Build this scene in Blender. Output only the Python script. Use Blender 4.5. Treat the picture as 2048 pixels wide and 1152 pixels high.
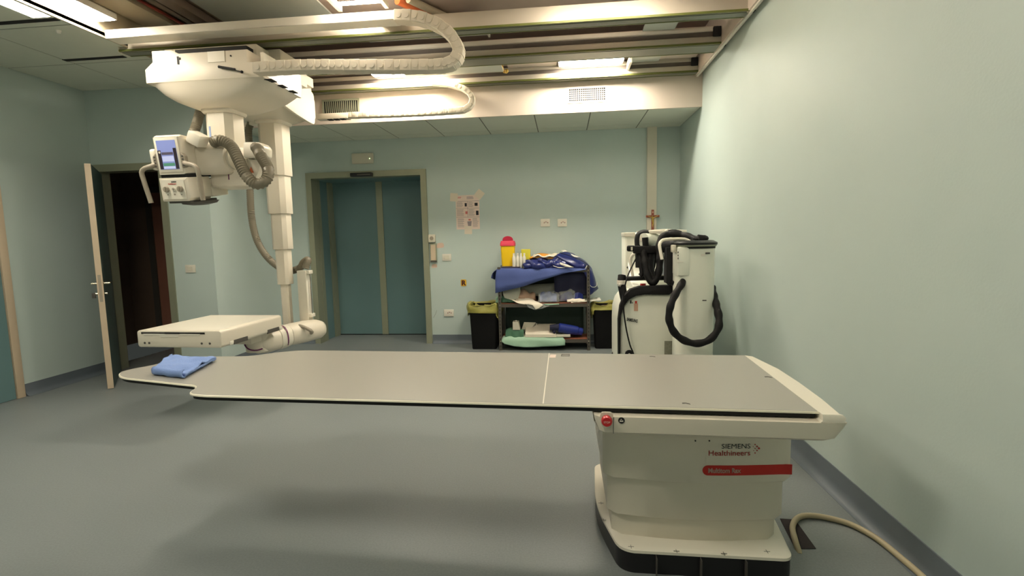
import bpy, bmesh, math, random
from mathutils import Vector, Matrix, noise
random.seed(7)
for o in list(bpy.data.objects): bpy.data.objects.remove(o)
SC = bpy.context.scene
COL = SC.collection
PI = math.pi

# ------------------------------------------------------------ camera
FPX = 1012.4
YAW, PITCH, ROLL = -.10339, .10183, -.02235
CAM = Vector((0, 0, 1.4))
cy, sy, cp, sp = math.cos(YAW), math.sin(YAW), math.cos(PITCH), math.sin(PITCH)
FWD = Vector((sy*cp, cy*cp, -sp)); RT = Vector((cy, -sy, 0)); UP = RT.cross(FWD)
cr, sr = math.cos(ROLL), math.sin(ROLL)
R_, U_ = cr*RT + sr*UP, -sr*RT + cr*UP
cd = bpy.data.cameras.new('camera'); cam = bpy.data.objects.new('camera', cd); COL.objects.link(cam)
m = Matrix.Identity(4)
for i in range(3): m[i][0], m[i][1], m[i][2], m[i][3] = R_[i], U_[i], -FWD[i], CAM[i]
cam.matrix_world = m
cd.sensor_width = 36; cd.lens = FPX/2048*36; cd.clip_start = .05
SC.camera = cam
def at(x, y, ax, val):
    """pixel of the photograph -> world point on the plane axis = val"""
    v = (x-1024)/FPX*R_ - (y-576)/FPX*U_ + FWD
    i = 'xyz'.index(ax); t = (val-CAM[i])/v[i]
    return CAM + t*v

# ------------------------------------------------------------ world, exposure
w = bpy.data.worlds.new('world'); SC.world = w; w.use_nodes = True
w.node_tree.nodes['Background'].inputs[0].default_value = (.5, .55, .5, 1)
w.node_tree.nodes['Background'].inputs[1].default_value = .03
SC.view_settings.view_transform = 'Standard'; SC.view_settings.look = 'None'
SC.view_settings.gamma = 1; SC.view_settings.use_curve_mapping = False
SC.view_settings.exposure = 1.2
LAMP = (1, .91, .755)      # colour of every fluorescent lamp in the room
LS = 1.0                 # overall lamp strength

# ------------------------------------------------------------ materials
def s2l(c):
    return tuple(((v/255+.055)/1.055)**2.4 if v > 10 else v/255/12.92 for v in c)
def mat(name, col, rough=.5, metal=0, var=.04, scale=8, bump=0, bscale=60, spec=.5, trans=0, alpha=1, col2=None, coat=0):
    m = bpy.data.materials.new(name); m.use_nodes = True
    nt = m.node_tree; b = nt.nodes['Principled BSDF']
    c = s2l(col) + (1,)
    b.inputs['Roughness'].default_value = rough; b.inputs['Metallic'].default_value = metal
    b.inputs['Specular IOR Level'].default_value = spec
    b.inputs['Coat Weight'].default_value = coat
    if trans: b.inputs['Transmission Weight'].default_value = trans
    if alpha < 1: b.inputs['Alpha'].default_value = alpha
    tc = nt.nodes.new('ShaderNodeTexCoord')
    n = nt.nodes.new('ShaderNodeTexNoise'); n.inputs['Scale'].default_value = scale; n.inputs['Detail'].default_value = 5
    nt.links.new(tc.outputs['Object'], n.inputs['Vector'])
    mx = nt.nodes.new('ShaderNodeMix'); mx.data_type = 'RGBA'
    c2 = s2l(col2) + (1,) if col2 else tuple(min(1, v*(1+var)) for v in c[:3]) + (1,)
    c1 = c if col2 else tuple(v*(1-var) for v in c[:3]) + (1,)
    mx.inputs[6].default_value = c1; mx.inputs[7].default_value = c2
    nt.links.new(n.outputs['Fac'], mx.inputs[0]); nt.links.new(mx.outputs[2], b.inputs['Base Color'])
    if bump:
        n2 = nt.nodes.new('ShaderNodeTexNoise'); n2.inputs['Scale'].default_value = bscale; n2.inputs['Detail'].default_value = 3
        nt.links.new(tc.outputs['Object'], n2.inputs['Vector'])
        bp = nt.nodes.new('ShaderNodeBump'); bp.inputs['Strength'].default_value = bump; bp.inputs['Distance'].default_value = .01
        nt.links.new(n2.outputs['Fac'], bp.inputs['Height']); nt.links.new(bp.outputs['Normal'], b.inputs['Normal'])
    return m
def emis(name, col, s):
    m = bpy.data.materials.new(name); m.use_nodes = True; nt = m.node_tree
    b = nt.nodes['Principled BSDF']; b.inputs['Base Color'].default_value = tuple(col)+(1,)
    b.inputs['Emission Color'].default_value = tuple(col)+(1,); b.inputs['Emission Strength'].default_value = s
    return m
M = dict(
 wall=mat('teal_vinyl_wall', (189, 203, 198), .55, bump=.05, bscale=90, var=.03, scale=3),
 floor=mat('blue_grey_linoleum', (127, 133, 133), .45, bump=.03, bscale=120, scale=110, var=.2),
 coving=mat('blue_coving', (104, 112, 120), .45, var=.05),
 tile=mat('ceiling_tile', (212, 216, 202), .85, bump=.1, bscale=200, var=.03),
 tilegap=mat('tile_gap', (112, 114, 102), .9),
 slot=mat('slot_black', (22, 18, 16), .8),
 soffit=mat('soffit_paint', (212, 198, 184), .6, var=.02),
 void=mat('void_slab', (176, 158, 144), .85, var=.12, scale=3, bump=.2, bscale=20),
 board=mat('void_board', (205, 208, 198), .7),
 duct=mat('void_duct', (176, 164, 140), .6, var=.1, scale=4),
 pipe=mat('void_pipe', (120, 104, 92), .5, var=.1),
 redpipe=mat('red_pipe', (150, 60, 45), .5),
 alu=mat('rail_aluminium', (186, 178, 164), .4, metal=.25, var=.04, scale=2),
 aludark=mat('rail_groove', (92, 84, 78), .6, metal=.3),
 green=mat('rail_reflection_green', (100, 106, 50), .45, metal=.2),
 greend=mat('rail_under', (128, 130, 116), .45, metal=.3),
 white=mat('machine_white', (228, 219, 202), .38, var=.015, spec=.4),
 white2=mat('machine_panel_white', (234, 227, 211), .33, var=.015),
 offw=mat('offwhite_plastic', (214, 208, 190), .5, var=.03),
 trimw=mat('white_trim', (228, 222, 208), .45),
 chain=mat('chain_plastic', (222, 212, 194), .55, var=.04),
 frame=mat('green_grey_metal', (158, 160, 138), .42, metal=.35, var=.04),
 beige=mat('beige_door_edge', (205, 186, 160), .5, var=.05),
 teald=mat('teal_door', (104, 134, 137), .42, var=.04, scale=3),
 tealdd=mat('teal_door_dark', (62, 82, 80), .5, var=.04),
 hall=mat('hall_wall', (120, 98, 84), .8, var=.08), halldoor=mat('hall_door_brown', (170, 118, 98), .55, var=.15, scale=4),
 hose=mat('grey_hose', (126, 118, 100), .5, var=.05), grip=mat('grey_grip', (160, 150, 134), .5, var=.04),
 greyd=mat('dark_grey_plastic', (84, 80, 74), .5), black=mat('black_plastic', (20, 19, 22), .35, var=.2),
 blackm=mat('matt_black', (14, 13, 14), .7, var=.2), rubber=mat('black_rubber', (17, 15, 16), .6, spec=.3, var=.25, bump=.3, bscale=30),
 top=mat('grey_tabletop', (162, 159, 150), .32, var=.02, scale=2, spec=.45), topedge=mat('tabletop_edge', (232, 226, 206), .3),
 red=mat('red_paint', (196, 40, 28), .4), redb=mat('red_button', (190, 20, 30), .3, coat=.4), purple=mat('purple_line', (110, 30, 90), .4),
 redtxt=mat('red_lettering', (190, 52, 46), .5), dark=mat('dark_lettering', (44, 52, 50), .5), whitetxt=mat('white_lettering', (236, 206, 190), .5),
 cord=mat('beige_cable', (188, 174, 142), .5, var=.05), hole=mat('floor_hole_dark', (40, 28, 30), .8),
 steel=mat('shelf_steel', (98, 92, 84), .45, metal=.5, var=.08, scale=20), brown=mat('shelf_board', (140, 84, 60), .6),
 blue=mat('blue_towel', (124, 150, 204), .85, bump=.3, bscale=150), drape=mat('blue_nonwoven', (78, 94, 154), .8, bump=.3, bscale=200, var=.05),
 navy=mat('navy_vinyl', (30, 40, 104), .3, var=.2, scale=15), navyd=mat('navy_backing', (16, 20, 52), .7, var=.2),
 navy2=mat('blue_vinyl_roll', (34, 50, 130), .35, var=.15),
 greenc=mat('green_cloth', (160, 194, 170), .8, bump=.2, bscale=60, var=.06), greenc2=mat('dark_green_cloth', (70, 110, 86), .8, var=.1),
 whitec=mat('white_cloth', (232, 222, 204), .8, bump=.2, var=.05), greyc=mat('grey_paper', (176, 176, 162), .7, var=.08),
 plast=mat('clear_plastic_bag', (220, 224, 222), .12, alpha=.2, var=.1, bump=.8, bscale=40),
 pblue=mat('blue_plastic_content', (84, 104, 172), .6, var=.25, scale=25), brownc=mat('brown_paper', (176, 146, 124), .7, var=.1),
 yellow=mat('yellow_plastic', (238, 196, 20), .4, var=.04), pink=mat('red_plastic_lid', (212, 60, 84), .35), pinkd=mat('dark_red_plastic', (170, 30, 60), .35),
 ygreen=mat('yellow_card', (206, 196, 50), .6), orange=mat('orange_paper', (226, 150, 40), .6, var=.08), tray=mat('grey_tray', (120, 108, 112), .4),
 bottle=mat('bottle_plastic', (224, 220, 206), .25, var=.05), bag=mat('yellow_bin_liner', (176, 170, 88), .3, alpha=.8, var=.2, scale=20, bump=.6, bscale=25),
 binb=mat('black_bin', (9, 8, 9), .6, spec=.25), paper=mat('printed_paper', (232, 212, 200), .7), tape=mat('masking_tape', (226, 214, 196), .7),
 ink=mat('ink_grey', (150, 138, 140), .8), inkd=mat('ink_black', (34, 32, 40), .8), inkb=mat('ink_line', (96, 90, 110), .8), inkr=mat('ink_red', (206, 110, 104), .8),
 stain=mat('pink_wall_stain', (214, 186, 168), .7), yel=mat('r_plate_yellow', (214, 170, 40), .5), rdark=mat('r_letter', (70, 12, 22), .5),
 wood=mat('crucifix_wood', (152, 82, 62), .5, var=.15), gold=mat('crucifix_gold', (212, 176, 92), .35, metal=.6),
 chrome=mat('chrome', (214, 204, 176), .2, metal=.9), foil=mat('crucible_foil', (238, 228, 206), .2, metal=.2, var=.15, scale=40, bump=.6, bscale=30),
 body=mat('cart_white', (240, 240, 226), .32, var=.015), label=mat('rating_label', (160, 158, 140), .5, col2=(110, 110, 98), scale=60),
 stickr=mat('red_sticker', (206, 60, 44), .5), pinks=mat('pink_sticker', (216, 170, 146), .5), tealgreen=mat('shelf_shade_dark_green', (50, 66, 58), .7),
 screen=emis('screen_blue', (.20, .24, .50), .24), scrd=mat('screen_dark', (52, 42, 52), .4), scrl=emis('screen_light_band', (.42, .46, .68), .26), scrg=emis('screen_green', (.07, .22, .14), .22),
 screen2=mat('cart_display', (178, 184, 196), .25), bluel=mat('blue_line', (150, 170, 214), .5), orangew=mat('warning_orange', (214, 110, 60), .5),
 led=emis('led_green', (.6, .9, .3), 2.0), glare=mat('tube_glass', (240, 236, 224), .3),
)

# ------------------------------------------------------------ mesh helpers
class MB:
    def __init__(s, M4=None): s.bm = bmesh.new(); s.M = M4 or Matrix.Identity(4)
    def _add(s, vs, fs):
        V = [s.bm.verts.new(s.M @ Vector(v)) for v in vs]; F = []
        for f in fs:
            try: F.append(s.bm.faces.new([V[i] for i in f]))
            except ValueError: pass
        return V, F
    def box(s, x0, x1, y0, y1, z0, z1, bev=0, seg=2):
        vs = [(x, y, z) for z in (z0, z1) for y in (y0, y1) for x in (x0, x1)]
        V, F = s._add(vs, [(0,2,3,1), (4,5,7,6), (0,1,5,4), (2,6,7,3), (0,4,6,2), (1,3,7,5)])
        if bev:
            es = list({e for f in F for e in f.edges})
            bmesh.ops.bevel(s.bm, geom=es, offset=bev, segments=seg, affect='EDGES', profile=.5)
        return s
    def prism(s, pts, axis, a0, a1, bev=0, seg=2):
        """polygon pts in the two other axes (x: (y,z); y: (x,z); z: (x,y)) extruded along axis"""
        def P(p, a): return {'x': (a, p[0], p[1]), 'y': (p[0], a, p[1]), 'z': (p[0], p[1], a)}[axis]
        n = len(pts)
        vs = [P(p, a0) for p in pts] + [P(p, a1) for p in pts]
        fs = [tuple(range(n))[::-1], tuple(range(n, 2*n))] + [(i, (i+1) % n, n+(i+1) % n, n+i) for i in range(n)]
        V, F = s._add(vs, fs)
        bmesh.ops.recalc_face_normals(s.bm, faces=F)
        if bev:
            es = list({e for f in F[:2] for e in f.edges})
            bmesh.ops.bevel(s.bm, geom=es, offset=bev, segments=seg, affect='EDGES', profile=.5)
        return s
    def loft(s, rings, cap=True, closed=True):
        n = len(rings[0]); vs = [p for r in rings for p in r]; fs = []
        for i in range(len(rings)-1):
            for j in range(n if closed else n-1):
                k = (j+1) % n; fs.append((i*n+j, i*n+k, (i+1)*n+k, (i+1)*n+j))
        if cap: fs += [tuple(range(n))[::-1], tuple(range((len(rings)-1)*n, len(rings)*n))]
        V, F = s._add(vs, fs)
        if closed: bmesh.ops.recalc_face_normals(s.bm, faces=F)
        return s
    def cyl(s, p0, p1, r0, r1=None, n=24):
        return s.tube([p0, p1], [r0, r0 if r1 is None else r1], n)
    def tube(s, path, r, n=12, flat=None, upv=None):
        P = [Vector(p) for p in path]; rings = []
        t0 = (P[1]-P[0]).normalized()
        up = Vector(upv) if upv else (Vector((0, 0, 1)) if abs(t0.z) < .9 else Vector((1, 0, 0)))
        a = t0.cross(up).normalized()
        for i, p in enumerate(P):
            t = (P[min(i+1, len(P)-1)]-P[max(i-1, 0)]).normalized()
            a = (a - t*a.dot(t)).normalized(); b = t.cross(a)
            rr = r[i] if isinstance(r, (list, tuple)) else r
            fb = flat or 1
            rings.append([p + a*rr*math.cos(q*2*PI/n) + b*rr*fb*math.sin(q*2*PI/n) for q in range(n)])
        return s.loft(rings)
    def ball(s, c, rx, ry=None, rz=None, n=16):
        ry = ry or rx; rz = rz or rx; rings = []
        for i in range(1, n//2):
            ph = PI*i/(n//2)
            rings.append([(c[0]+rx*math.sin(ph)*math.cos(2*PI*j/n), c[1]+ry*math.sin(ph)*math.sin(2*PI*j/n), c[2]+rz*math.cos(ph)) for j in range(n)])
        return s.loft(rings)
    def build(s, name, m, parent=None, smooth=True, ang=35):
        me = bpy.data.meshes.new(name)
        s.bm.verts.ensure_lookup_table()
        s.bm.to_mesh(me); s.bm.free()
        return link(name, me, m, parent, smooth, ang)
def link(name, me, m, parent=None, smooth=True, ang=35):
    o = bpy.data.objects.new(name, me); COL.objects.link(o)
    if isinstance(m, str): m = M[m]
    me.materials.clear(); me.materials.append(m)
    if smooth:
        for p in me.polygons: p.use_smooth = True
        me.set_sharp_from_angle(angle=math.radians(ang))
    if parent is not None:
        root = parent
        while root.parent: root = root.parent
        off = root.location.copy(); o.parent = parent
    else:
        cs = [v.co for v in me.vertices]
        off = Vector(((min(c.x for c in cs)+max(c.x for c in cs))/2, (min(c.y for c in cs)+max(c.y for c in cs))/2, min(c.z for c in cs)))
        o.location = off
    me.transform(Matrix.Translation(-off)); me.update()
    return o
def tag(o, label=None, cat=None, group=None, kind=None):
    if label: o['label'] = label
    if cat: o['category'] = cat
    if group: o['group'] = group
    if kind: o['kind'] = kind
    return o
def thing(name, label, cat, loc, group=None):
    o = bpy.data.objects.new(name, None); o.empty_display_size = .05; COL.objects.link(o)
    o.location = loc; return tag(o, label, cat, group)
def struct(name, loc=(0, 0, 0)):
    o = bpy.data.objects.new(name, None); o.empty_display_size = .05; COL.objects.link(o); o.location = loc
    o['kind'] = 'structure'; return o
def B(name, b, m, parent=None, bev=0):
    return MB().box(*b, bev=bev).build(name, m, parent)
def SB(name, b, m, bev=0):
    return tag(B(name, b, m, None, bev), kind='structure')
def catmull(pts, step=.01):
    P = [Vector(p) for p in pts]; P = [2*P[0]-P[1]] + P + [2*P[-1]-P[-2]]; out = []
    for i in range(1, len(P)-2):
        n = max(2, int((P[i+1]-P[i]).length/step))
        for k in range(n):
            t = k/n; a, b, c, d = P[i-1:i+3]
            out.append(.5*((2*b)+(c-a)*t+(2*a-5*b+4*c-d)*t*t+(3*b-a-3*c+d)*t**3))
    out.append(P[-2]); return out
def hose(name, pts, r, m, parent, pitch=.018, depth=.18, n=14):
    p = catmull(pts, pitch/2); rs = [r*(1+(depth if i % 2 else -depth)*.5) for i in range(len(p))]
    return MB().tube(p, rs, n).build(name, m, parent, ang=70)
def smoothtube(name, pts, r, m, parent=None, n=12, step=.02):
    return MB().tube(catmull(pts, step), r, n).build(name, m, parent)
def rrect(x0, x1, y0, y1, r, n=5):
    out = []
    for cx, cy_, a0 in ((x1-r, y1-r, 0), (x0+r, y1-r, 90), (x0+r, y0+r, 180), (x1-r, y0+r, 270)):
        for k in range(n+1):
            a = math.radians(a0+90*k/n); out.append((cx+r*math.cos(a), cy_+r*math.sin(a)))
    return out
def roundpoly(pts, rs, n=6):
    """polygon with rounded corners"""
    out = []; N = len(pts)
    for i in range(N):
        p0, p, p1 = Vector(pts[i-1]), Vector(pts[i]), Vector(pts[(i+1) % N]); r = rs[i] if isinstance(rs, (list, tuple)) else rs
        if r <= 0: out.append(tuple(p)); continue
        a = (p0-p).normalized(); b = (p1-p).normalized(); d = min(r, (p0-p).length*.48, (p1-p).length*.48)
        A, C_ = p+a*d, p+b*d
        for k in range(n+1):
            t = k/n; out.append(tuple((1-t)**2*A + 2*t*(1-t)*p + t*t*C_))
    return out
def text(name, body, size, m, parent, mtx, bold=0, align='LEFT', ext=.0006, sx=1, sp_=1):
    cu = bpy.data.curves.new(name, 'FONT'); cu.body = body; cu.size = size; cu.align_x = align
    cu.extrude = ext; cu.offset = bold; cu.space_character = sp_; cu.resolution_u = 4
    o = bpy.data.objects.new('tmp', cu); COL.objects.link(o)
    bpy.context.view_layer.update()
    me = bpy.data.meshes.new_from_object(o.evaluated_get(bpy.context.evaluated_depsgraph_get()))
    bpy.data.objects.remove(o)
    me.transform(Matrix.Diagonal((sx, 1, 1, 1))); me.transform(mtx); me.name = name
    return link(name, me, m, parent, smooth=False)
def facing(p, rz=0, rx=90, tilt=0):   # text plane that faces -y
    return Matrix.Translation(p) @ Matrix.Rotation(math.radians(rz), 4, 'Z') @ Matrix.Rotation(math.radians(rx), 4, 'X') @ Matrix.Rotation(math.radians(tilt), 4, 'Z')
def sheet(name, rows, m, parent=None, thick=.003, sub=2, amp=0, freq=8, seed=0):
    """cloth, paper or foil from rows of points"""
    n = len(rows[0]); vs = [Vector(p) for r in rows for p in r]
    fs = [(i*n+j, i*n+j+1, (i+1)*n+j+1, (i+1)*n+j) for i in range(len(rows)-1) for j in range(n-1)]
    me = bpy.data.meshes.new(name); me.from_pydata(vs, [], fs)
    bm = bmesh.new(); bm.from_mesh(me)
    for _ in range(sub):
        bmesh.ops.subdivide_edges(bm, edges=bm.edges[:], cuts=1, use_grid_fill=True, smooth=.6)
    if amp:
        bm.normal_update()
        for v in bm.verts:
            v.co += v.normal*amp*noise.noise(v.co*freq + Vector((seed, seed*2, 0)))
    bm.to_mesh(me); bm.free()
    o = link(name, me, m, parent)
    md = o.modifiers.new('solid', 'SOLIDIFY'); md.thickness = thick; md.offset = 0
    return o

# ============================================================ SETTING
XL, XR, YB, YN, XV = -5.07, 1.435, 6.53, 5.09, -3.74   # left, right, far wall, near piece of far wall, return
ZT, ZS, ZV = 3.04, 2.69, 3.34                          # tile ceiling, low ceiling, slab in the void
SB('floor', (XL-.2, XR+.2, -1.6, 8.6, -.1, 0), 'floor')
SB('wall_right', (XR, XR+.15, -1.6, YB+.15, 0, 3.5), 'wall')
SB('wall_front', (XL-.1, XR+.1, -1.6, -1.5, 0, 3.5), 'wall')
# left wall with doorway (y 3.1 .. 4.08)
mb = MB(); mb.box(XL-.15, XL, -1.6, 3.02, 0, 3.3); mb.box(XL-.15, XL, 4.13, YN+.12, 0, 3.3); mb.box(XL-.15, XL, 3.02, 4.13, 2.42, 3.3)
tag(mb.build('wall_left', 'wall', smooth=False), kind='structure')
# near part of the far wall, with the open doorway
DX0, DX1, DZ = -4.99, -4.285, 2.19
mb = MB(); mb.box(XL, DX0-.06, YN, YN+.12, 0, 3.3); mb.box(DX1+.07, XV, YN, YN+.12, 0, 3.3); mb.box(DX0-.06, DX1+.07, YN, YN+.12, DZ+.07, 3.3)
tag(mb.build('wall_back_left', 'wall', smooth=False), kind='structure')
SB('wall_return', (XV-.12, XV, YN+.12, YB+.1, 0, 3.3), 'wall')
# far wall around the lift recess
EX0, EX1, EZ = -3.315, -1.835, 2.215
mb = MB(); mb.box(XV, EX0-.05, YB, YB+.12, 0, 2.75); mb.box(EX1+.05, XR, YB, YB+.12, 0, 2.75); mb.box(EX0-.05, EX1+.05, YB, YB+.12, EZ+.05, 2.75)
tag(mb.build('wall_back', 'wall', smooth=False), kind='structure')

# ceilings
def tiled(name, x0, x1, y0, y1, z, xs, ys, th=.03):
    mb = MB(); mb.box(x0, x1, y0, y1, z+.003, z+th)
    r = tag(mb.build(name, 'tilegap', smooth=False), kind='structure')
    t = MB(); X = [x0]+[x for x in xs if x0 < x < x1]+[x1]; Y = [y0]+[y for y in ys if y0 < y < y1]+[y1]
    for a, b in zip(X, X[1:]):
        for c, d in zip(Y, Y[1:]): t.box(a+.006, b-.006, c+.006, d-.006, z, z+.006)
    t.build('ceiling_tiles', 'tile', r, smooth=False)
    return r
VX0, VY0 = -3.585, 2.9
tiled('ceiling', XL, VX0, -1.5, YN, ZT, [-4.38], [-.9+.75*k for k in range(9)])
tiled('ceiling', VX0, XR, -1.5, VY0, ZT, [VX0+.6*k for k in range(1, 9)], [-.9+.6*k for k in range(7)])
tiled('ceiling', XV, VX0, YN+.01, 5.55, ZT, [], [])
tiled('ceiling', XV, XR, 5.56, YB, ZS, [-3.3+.6*k for k in range(9)], [6.3])
SB('ceiling', (VX0-.3, XR, VY0-.2, 5.7, ZV, ZV+.1), 'void')
SB('ceiling', (XV, XR, 4.78, 5.55, 3.165, 3.185), 'void')
SB('wall_soffit', (XV, XR, 5.55, 5.57, ZS-.005, ZV), 'soffit')
SB('trim_1', (VX0-.012, VX0, VY0, 5.55, ZT-.012, ZV), 'duct')
mb = MB(); mb.box(VX0, XR, VY0-.02, VY0, ZT, ZV); tag(mb.build('trim_2', 'duct'), kind='structure')
mb = MB(); mb.box(1.372, 1.392, 2.9, 5.55, 2.985, 3.03); mb.box(1.372, 1.392, 3.99, 4.03, 3.03, 3.2)
tag(mb.build('trim_3', 'trimw'), kind='structure')
mb = MB(); mb.box(1.392, XR, 2.9, 5.55, 3.028, 3.04); mb.box(1.36, 1.372, 2.9, 5.55, 3.0, ZV)
tag(mb.build('trim_4', 'soffit'), kind='structure')
for k, (y, zz) in enumerate(((4.10, 3.012), (4.79, 3.012))):
    SB('trim_%d' % (5+k), (1.392, 1.425, y-.02, y+.02, zz, 3.03), 'blackm')
# dark slots in the left tile ceiling
for a, b, y in ((-5.0, -3.63, 3.50), (-4.385, -3.80, 4.25)):
    tag(B('slot_diffuser', (a, b, y-.022, y+.022, ZT-.004, ZT+.002), 'slot'), 'long black slot air diffuser in the left ceiling tiles, nearer the lamps' if y < 4 else 'shorter black slot air diffuser in the left ceiling tiles near the corner', 'air vent')
tag(MB().cyl((-3.82, 3.68, ZT+.002), (-3.82, 3.68, ZT-.02), .02, .012, 16).build('sprinkler_head', 'glare'), 'tiny pale sprinkler head on the left ceiling tiles beside the lamp', 'sprinkler')

# coving / baseboards
def baseb(name, b): return SB(name, b, 'coving')
def cove(name, p0, p1, nrm, h=.115):
    """coved skirting: upright strip with a curved foot; nrm points into the room"""
    p0, p1, nv = Vector(p0), Vector(p1), Vector(nrm)
    prof = [(0, 0), (.006, 0), (.006, 0)]
    prof = [(0, 0), (0, h), (.006, h), (.006, .05)] + [(.006+.044*(1-math.cos(a)), .05-.048*math.sin(a)) for a in [PI/2*k/5 for k in range(1, 6)]] + [(.05, 0)]
    r0 = [p0+nv*a+Vector((0, 0, z)) for a, z in prof]; r1 = [p1+nv*a+Vector((0, 0, z)) for a, z in prof]
    return tag(MB().loft([r0, r1]).build(name, 'coving'), kind='structure')
cove('baseboard_right', (XR, -1.5, 0), (XR, YB, 0), (-1, 0, 0), .13)
cove('baseboard_left', (XL, 4.16, 0), (XL, YN, 0), (1, 0, 0))
cove('baseboard_left', (XL, -1.5, 0), (XL, 2.98, 0), (1, 0, 0))
cove('baseboard_back', (EX1+.08, YB, 0), (XR, YB, 0), (0, -1, 0))
cove('baseboard_back', (XV, YB, 0), (EX0-.08, YB, 0), (0, -1, 0))
cove('baseboard_back_left', (DX1+.075, YN, 0), (XV, YN, 0), (0, -1, 0))
cove('baseboard_return', (XV, YN, 0), (XV, YB, 0), (1, 0, 0))

# door 1: far-left doorway in the left wall (teal leaf, beige frame)
d = struct('door_1', (XL, 3.55, 0))
mb = MB(); mb.box(XL-.02, XL+.02, 4.08, 4.15, 0, 2.44, .004); mb.box(XL-.02, XL+.02, 3.0, 3.07, 0, 2.44, .004); mb.box(XL-.02, XL+.02, 3.07, 4.08, 2.37, 2.44, .004)
mb.build('door_frame', 'beige', d)
B('door_leaf', (XL-.03, XL+.006, 3.075, 4.075, .005, 2.365), 'teald', d)

# door 2: the open door in the near part of the far wall
d = struct('door_2', (-4.64, YN, 0))
mb = MB(); mb.box(DX0-.075, DX0, YN-.015, YN+.135, 0, DZ); mb.box(DX1, DX1+.075, YN-.015, YN+.135, 0, DZ); mb.box(DX0-.075, DX1+.075, YN-.015, YN+.135, DZ, DZ+.075)
mb.build('door_frame', 'frame', d)
ex, ey, hx, hy = -4.425, 4.405, -4.955, 5.055
dv = Vector((hx-ex, hy-ey, 0)); L = dv.length; ang = math.atan2(dv.y, dv.x)
T = Matrix.Translation((ex, ey, 0)) @ Matrix.Rotation(ang, 4, 'Z')    # local x along the leaf from its free edge
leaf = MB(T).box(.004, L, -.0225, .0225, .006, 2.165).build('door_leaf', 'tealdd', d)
MB(T).box(0, .004, -.024, .024, .006, 2.165).build('door_edge', 'beige', leaf)
MB(T).box(-.002, .001, -.012, .012, 1.0-.14, 1.0+.12).build('lock_plate', 'grip', leaf)
for s in (-1, 1):
    h = MB(T); h.cyl((.06, s*.022, 1.035), (.06, s*.07, 1.035), .010, n=12); h.cyl((.06, s*.066, 1.035), (.17, s*.066, 1.035), .009, n=12); h.cyl((.06, s*.022, 1.035), (.06, s*.027, 1.035), .024, n=16)
    h.build('door_handle', 'chrome', leaf)
    h = MB(T); h.cyl((.06, s*.022, .935), (.06, s*.045, .935), .014, n=12); h.build('key_cylinder', 'chrome', leaf)
MB(T).box(.052, .068, .045, .075, .895, .945, .002).build('key', 'greyd', leaf)
# dark hall behind
mb = MB(); mb.box(-6.2, -3.95, 6.55, 6.6, 0, 2.7); mb.box(-6.2, -6.1, YN+.12, 6.6, 0, 2.7); mb.box(-3.98, -3.93, YN+.12, 6.6, 0, 2.7); mb.box(-6.2, -3.93, YN+.12, 6.6, 2.55, 2.65); mb.box(-6.2, XL, YN+.02, YN+.12, 0, 2.7)
tag(mb.build('wall_hall', 'hall', smooth=False), kind='structure')
d = struct('door_4', (-5.2, 6.5, 0))
B('door_leaf', (-5.62, -4.78, 6.49, 6.53, .01, 2.1), 'halldoor', d)
mb = MB(); mb.box(-5.70, -5.62, 6.47, 6.55, 0, 2.18); mb.box(-4.78, -4.70, 6.47, 6.55, 0, 2.18); mb.box(-5.62, -4.78, 6.47, 6.55, 2.1, 2.18); mb.build('door_frame', 'greyd', d)

# door 3: the recessed lift / sliding door
d = struct('door_3', (-2.57, YB, 0)); F_ = .075
mb = MB(); mb.box(EX0-F_, EX0, YB-.03, YB+.12, 0, EZ); mb.box(EX1, EX1+F_, YB-.03, YB+.12, 0, EZ); mb.box(EX0-F_, EX1+F_, YB-.03, YB+.12, EZ, EZ+F_)
mb.build('door_frame', 'frame', d)
RX0, RX1, RY = -3.43, -1.86, 7.12
mb = MB(); mb.box(EX0-.06, EX0-.02, YB+.12, RY+.1, 0, EZ+.05); mb.box(EX1+.02, EX1+.06, YB+.12, RY+.1, 0, EZ+.05); mb.box(EX0-.06, EX1+.06, YB+.12, RY+.1, EZ, EZ+.05)
mb.build('recess_lining', 'teald', d)
mb = MB(); mb.box(EX0-.02, EX0+.005, 6.98, RY, 0, EZ); mb.box(EX0-.02, EX0+.004, YB+.12, YB+.2, 0, EZ); mb.build('recess_post', 'frame', d)
B('door_leaf', (EX0-.02, -2.66, RY, RY+.04, .01, EZ), 'teald', d); B('door_leaf', (-2.60, EX1+.02, RY, RY+.04, .01, EZ), 'teald', d)
B('centre_strip', (-2.665, -2.575, RY-.015, RY+.03, .01, EZ), 'frame', d)
B('threshold', (EX0-.02, EX1+.02, RY-.01, RY+.04, 0, .012), 'blackm', d)
p = at(702, 350, 'y', YB-.04); q = at(746, 350, 'y', YB-.04)
s_ = thing('door_sensor', 'long black motion sensor on the top frame of the sliding door', 'sensor', (p.x, YB-.03, p.z-.03))
MB().box(p.x, q.x, YB-.085, YB-.031, p.z-.028, p.z+.022, .012, 3).build('housing', 'black', s_)
B('lens', (p.x+.1, q.x-.02, YB-.0865, YB-.085, p.z-.012, p.z+.002), 'greyd', s_)

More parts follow.
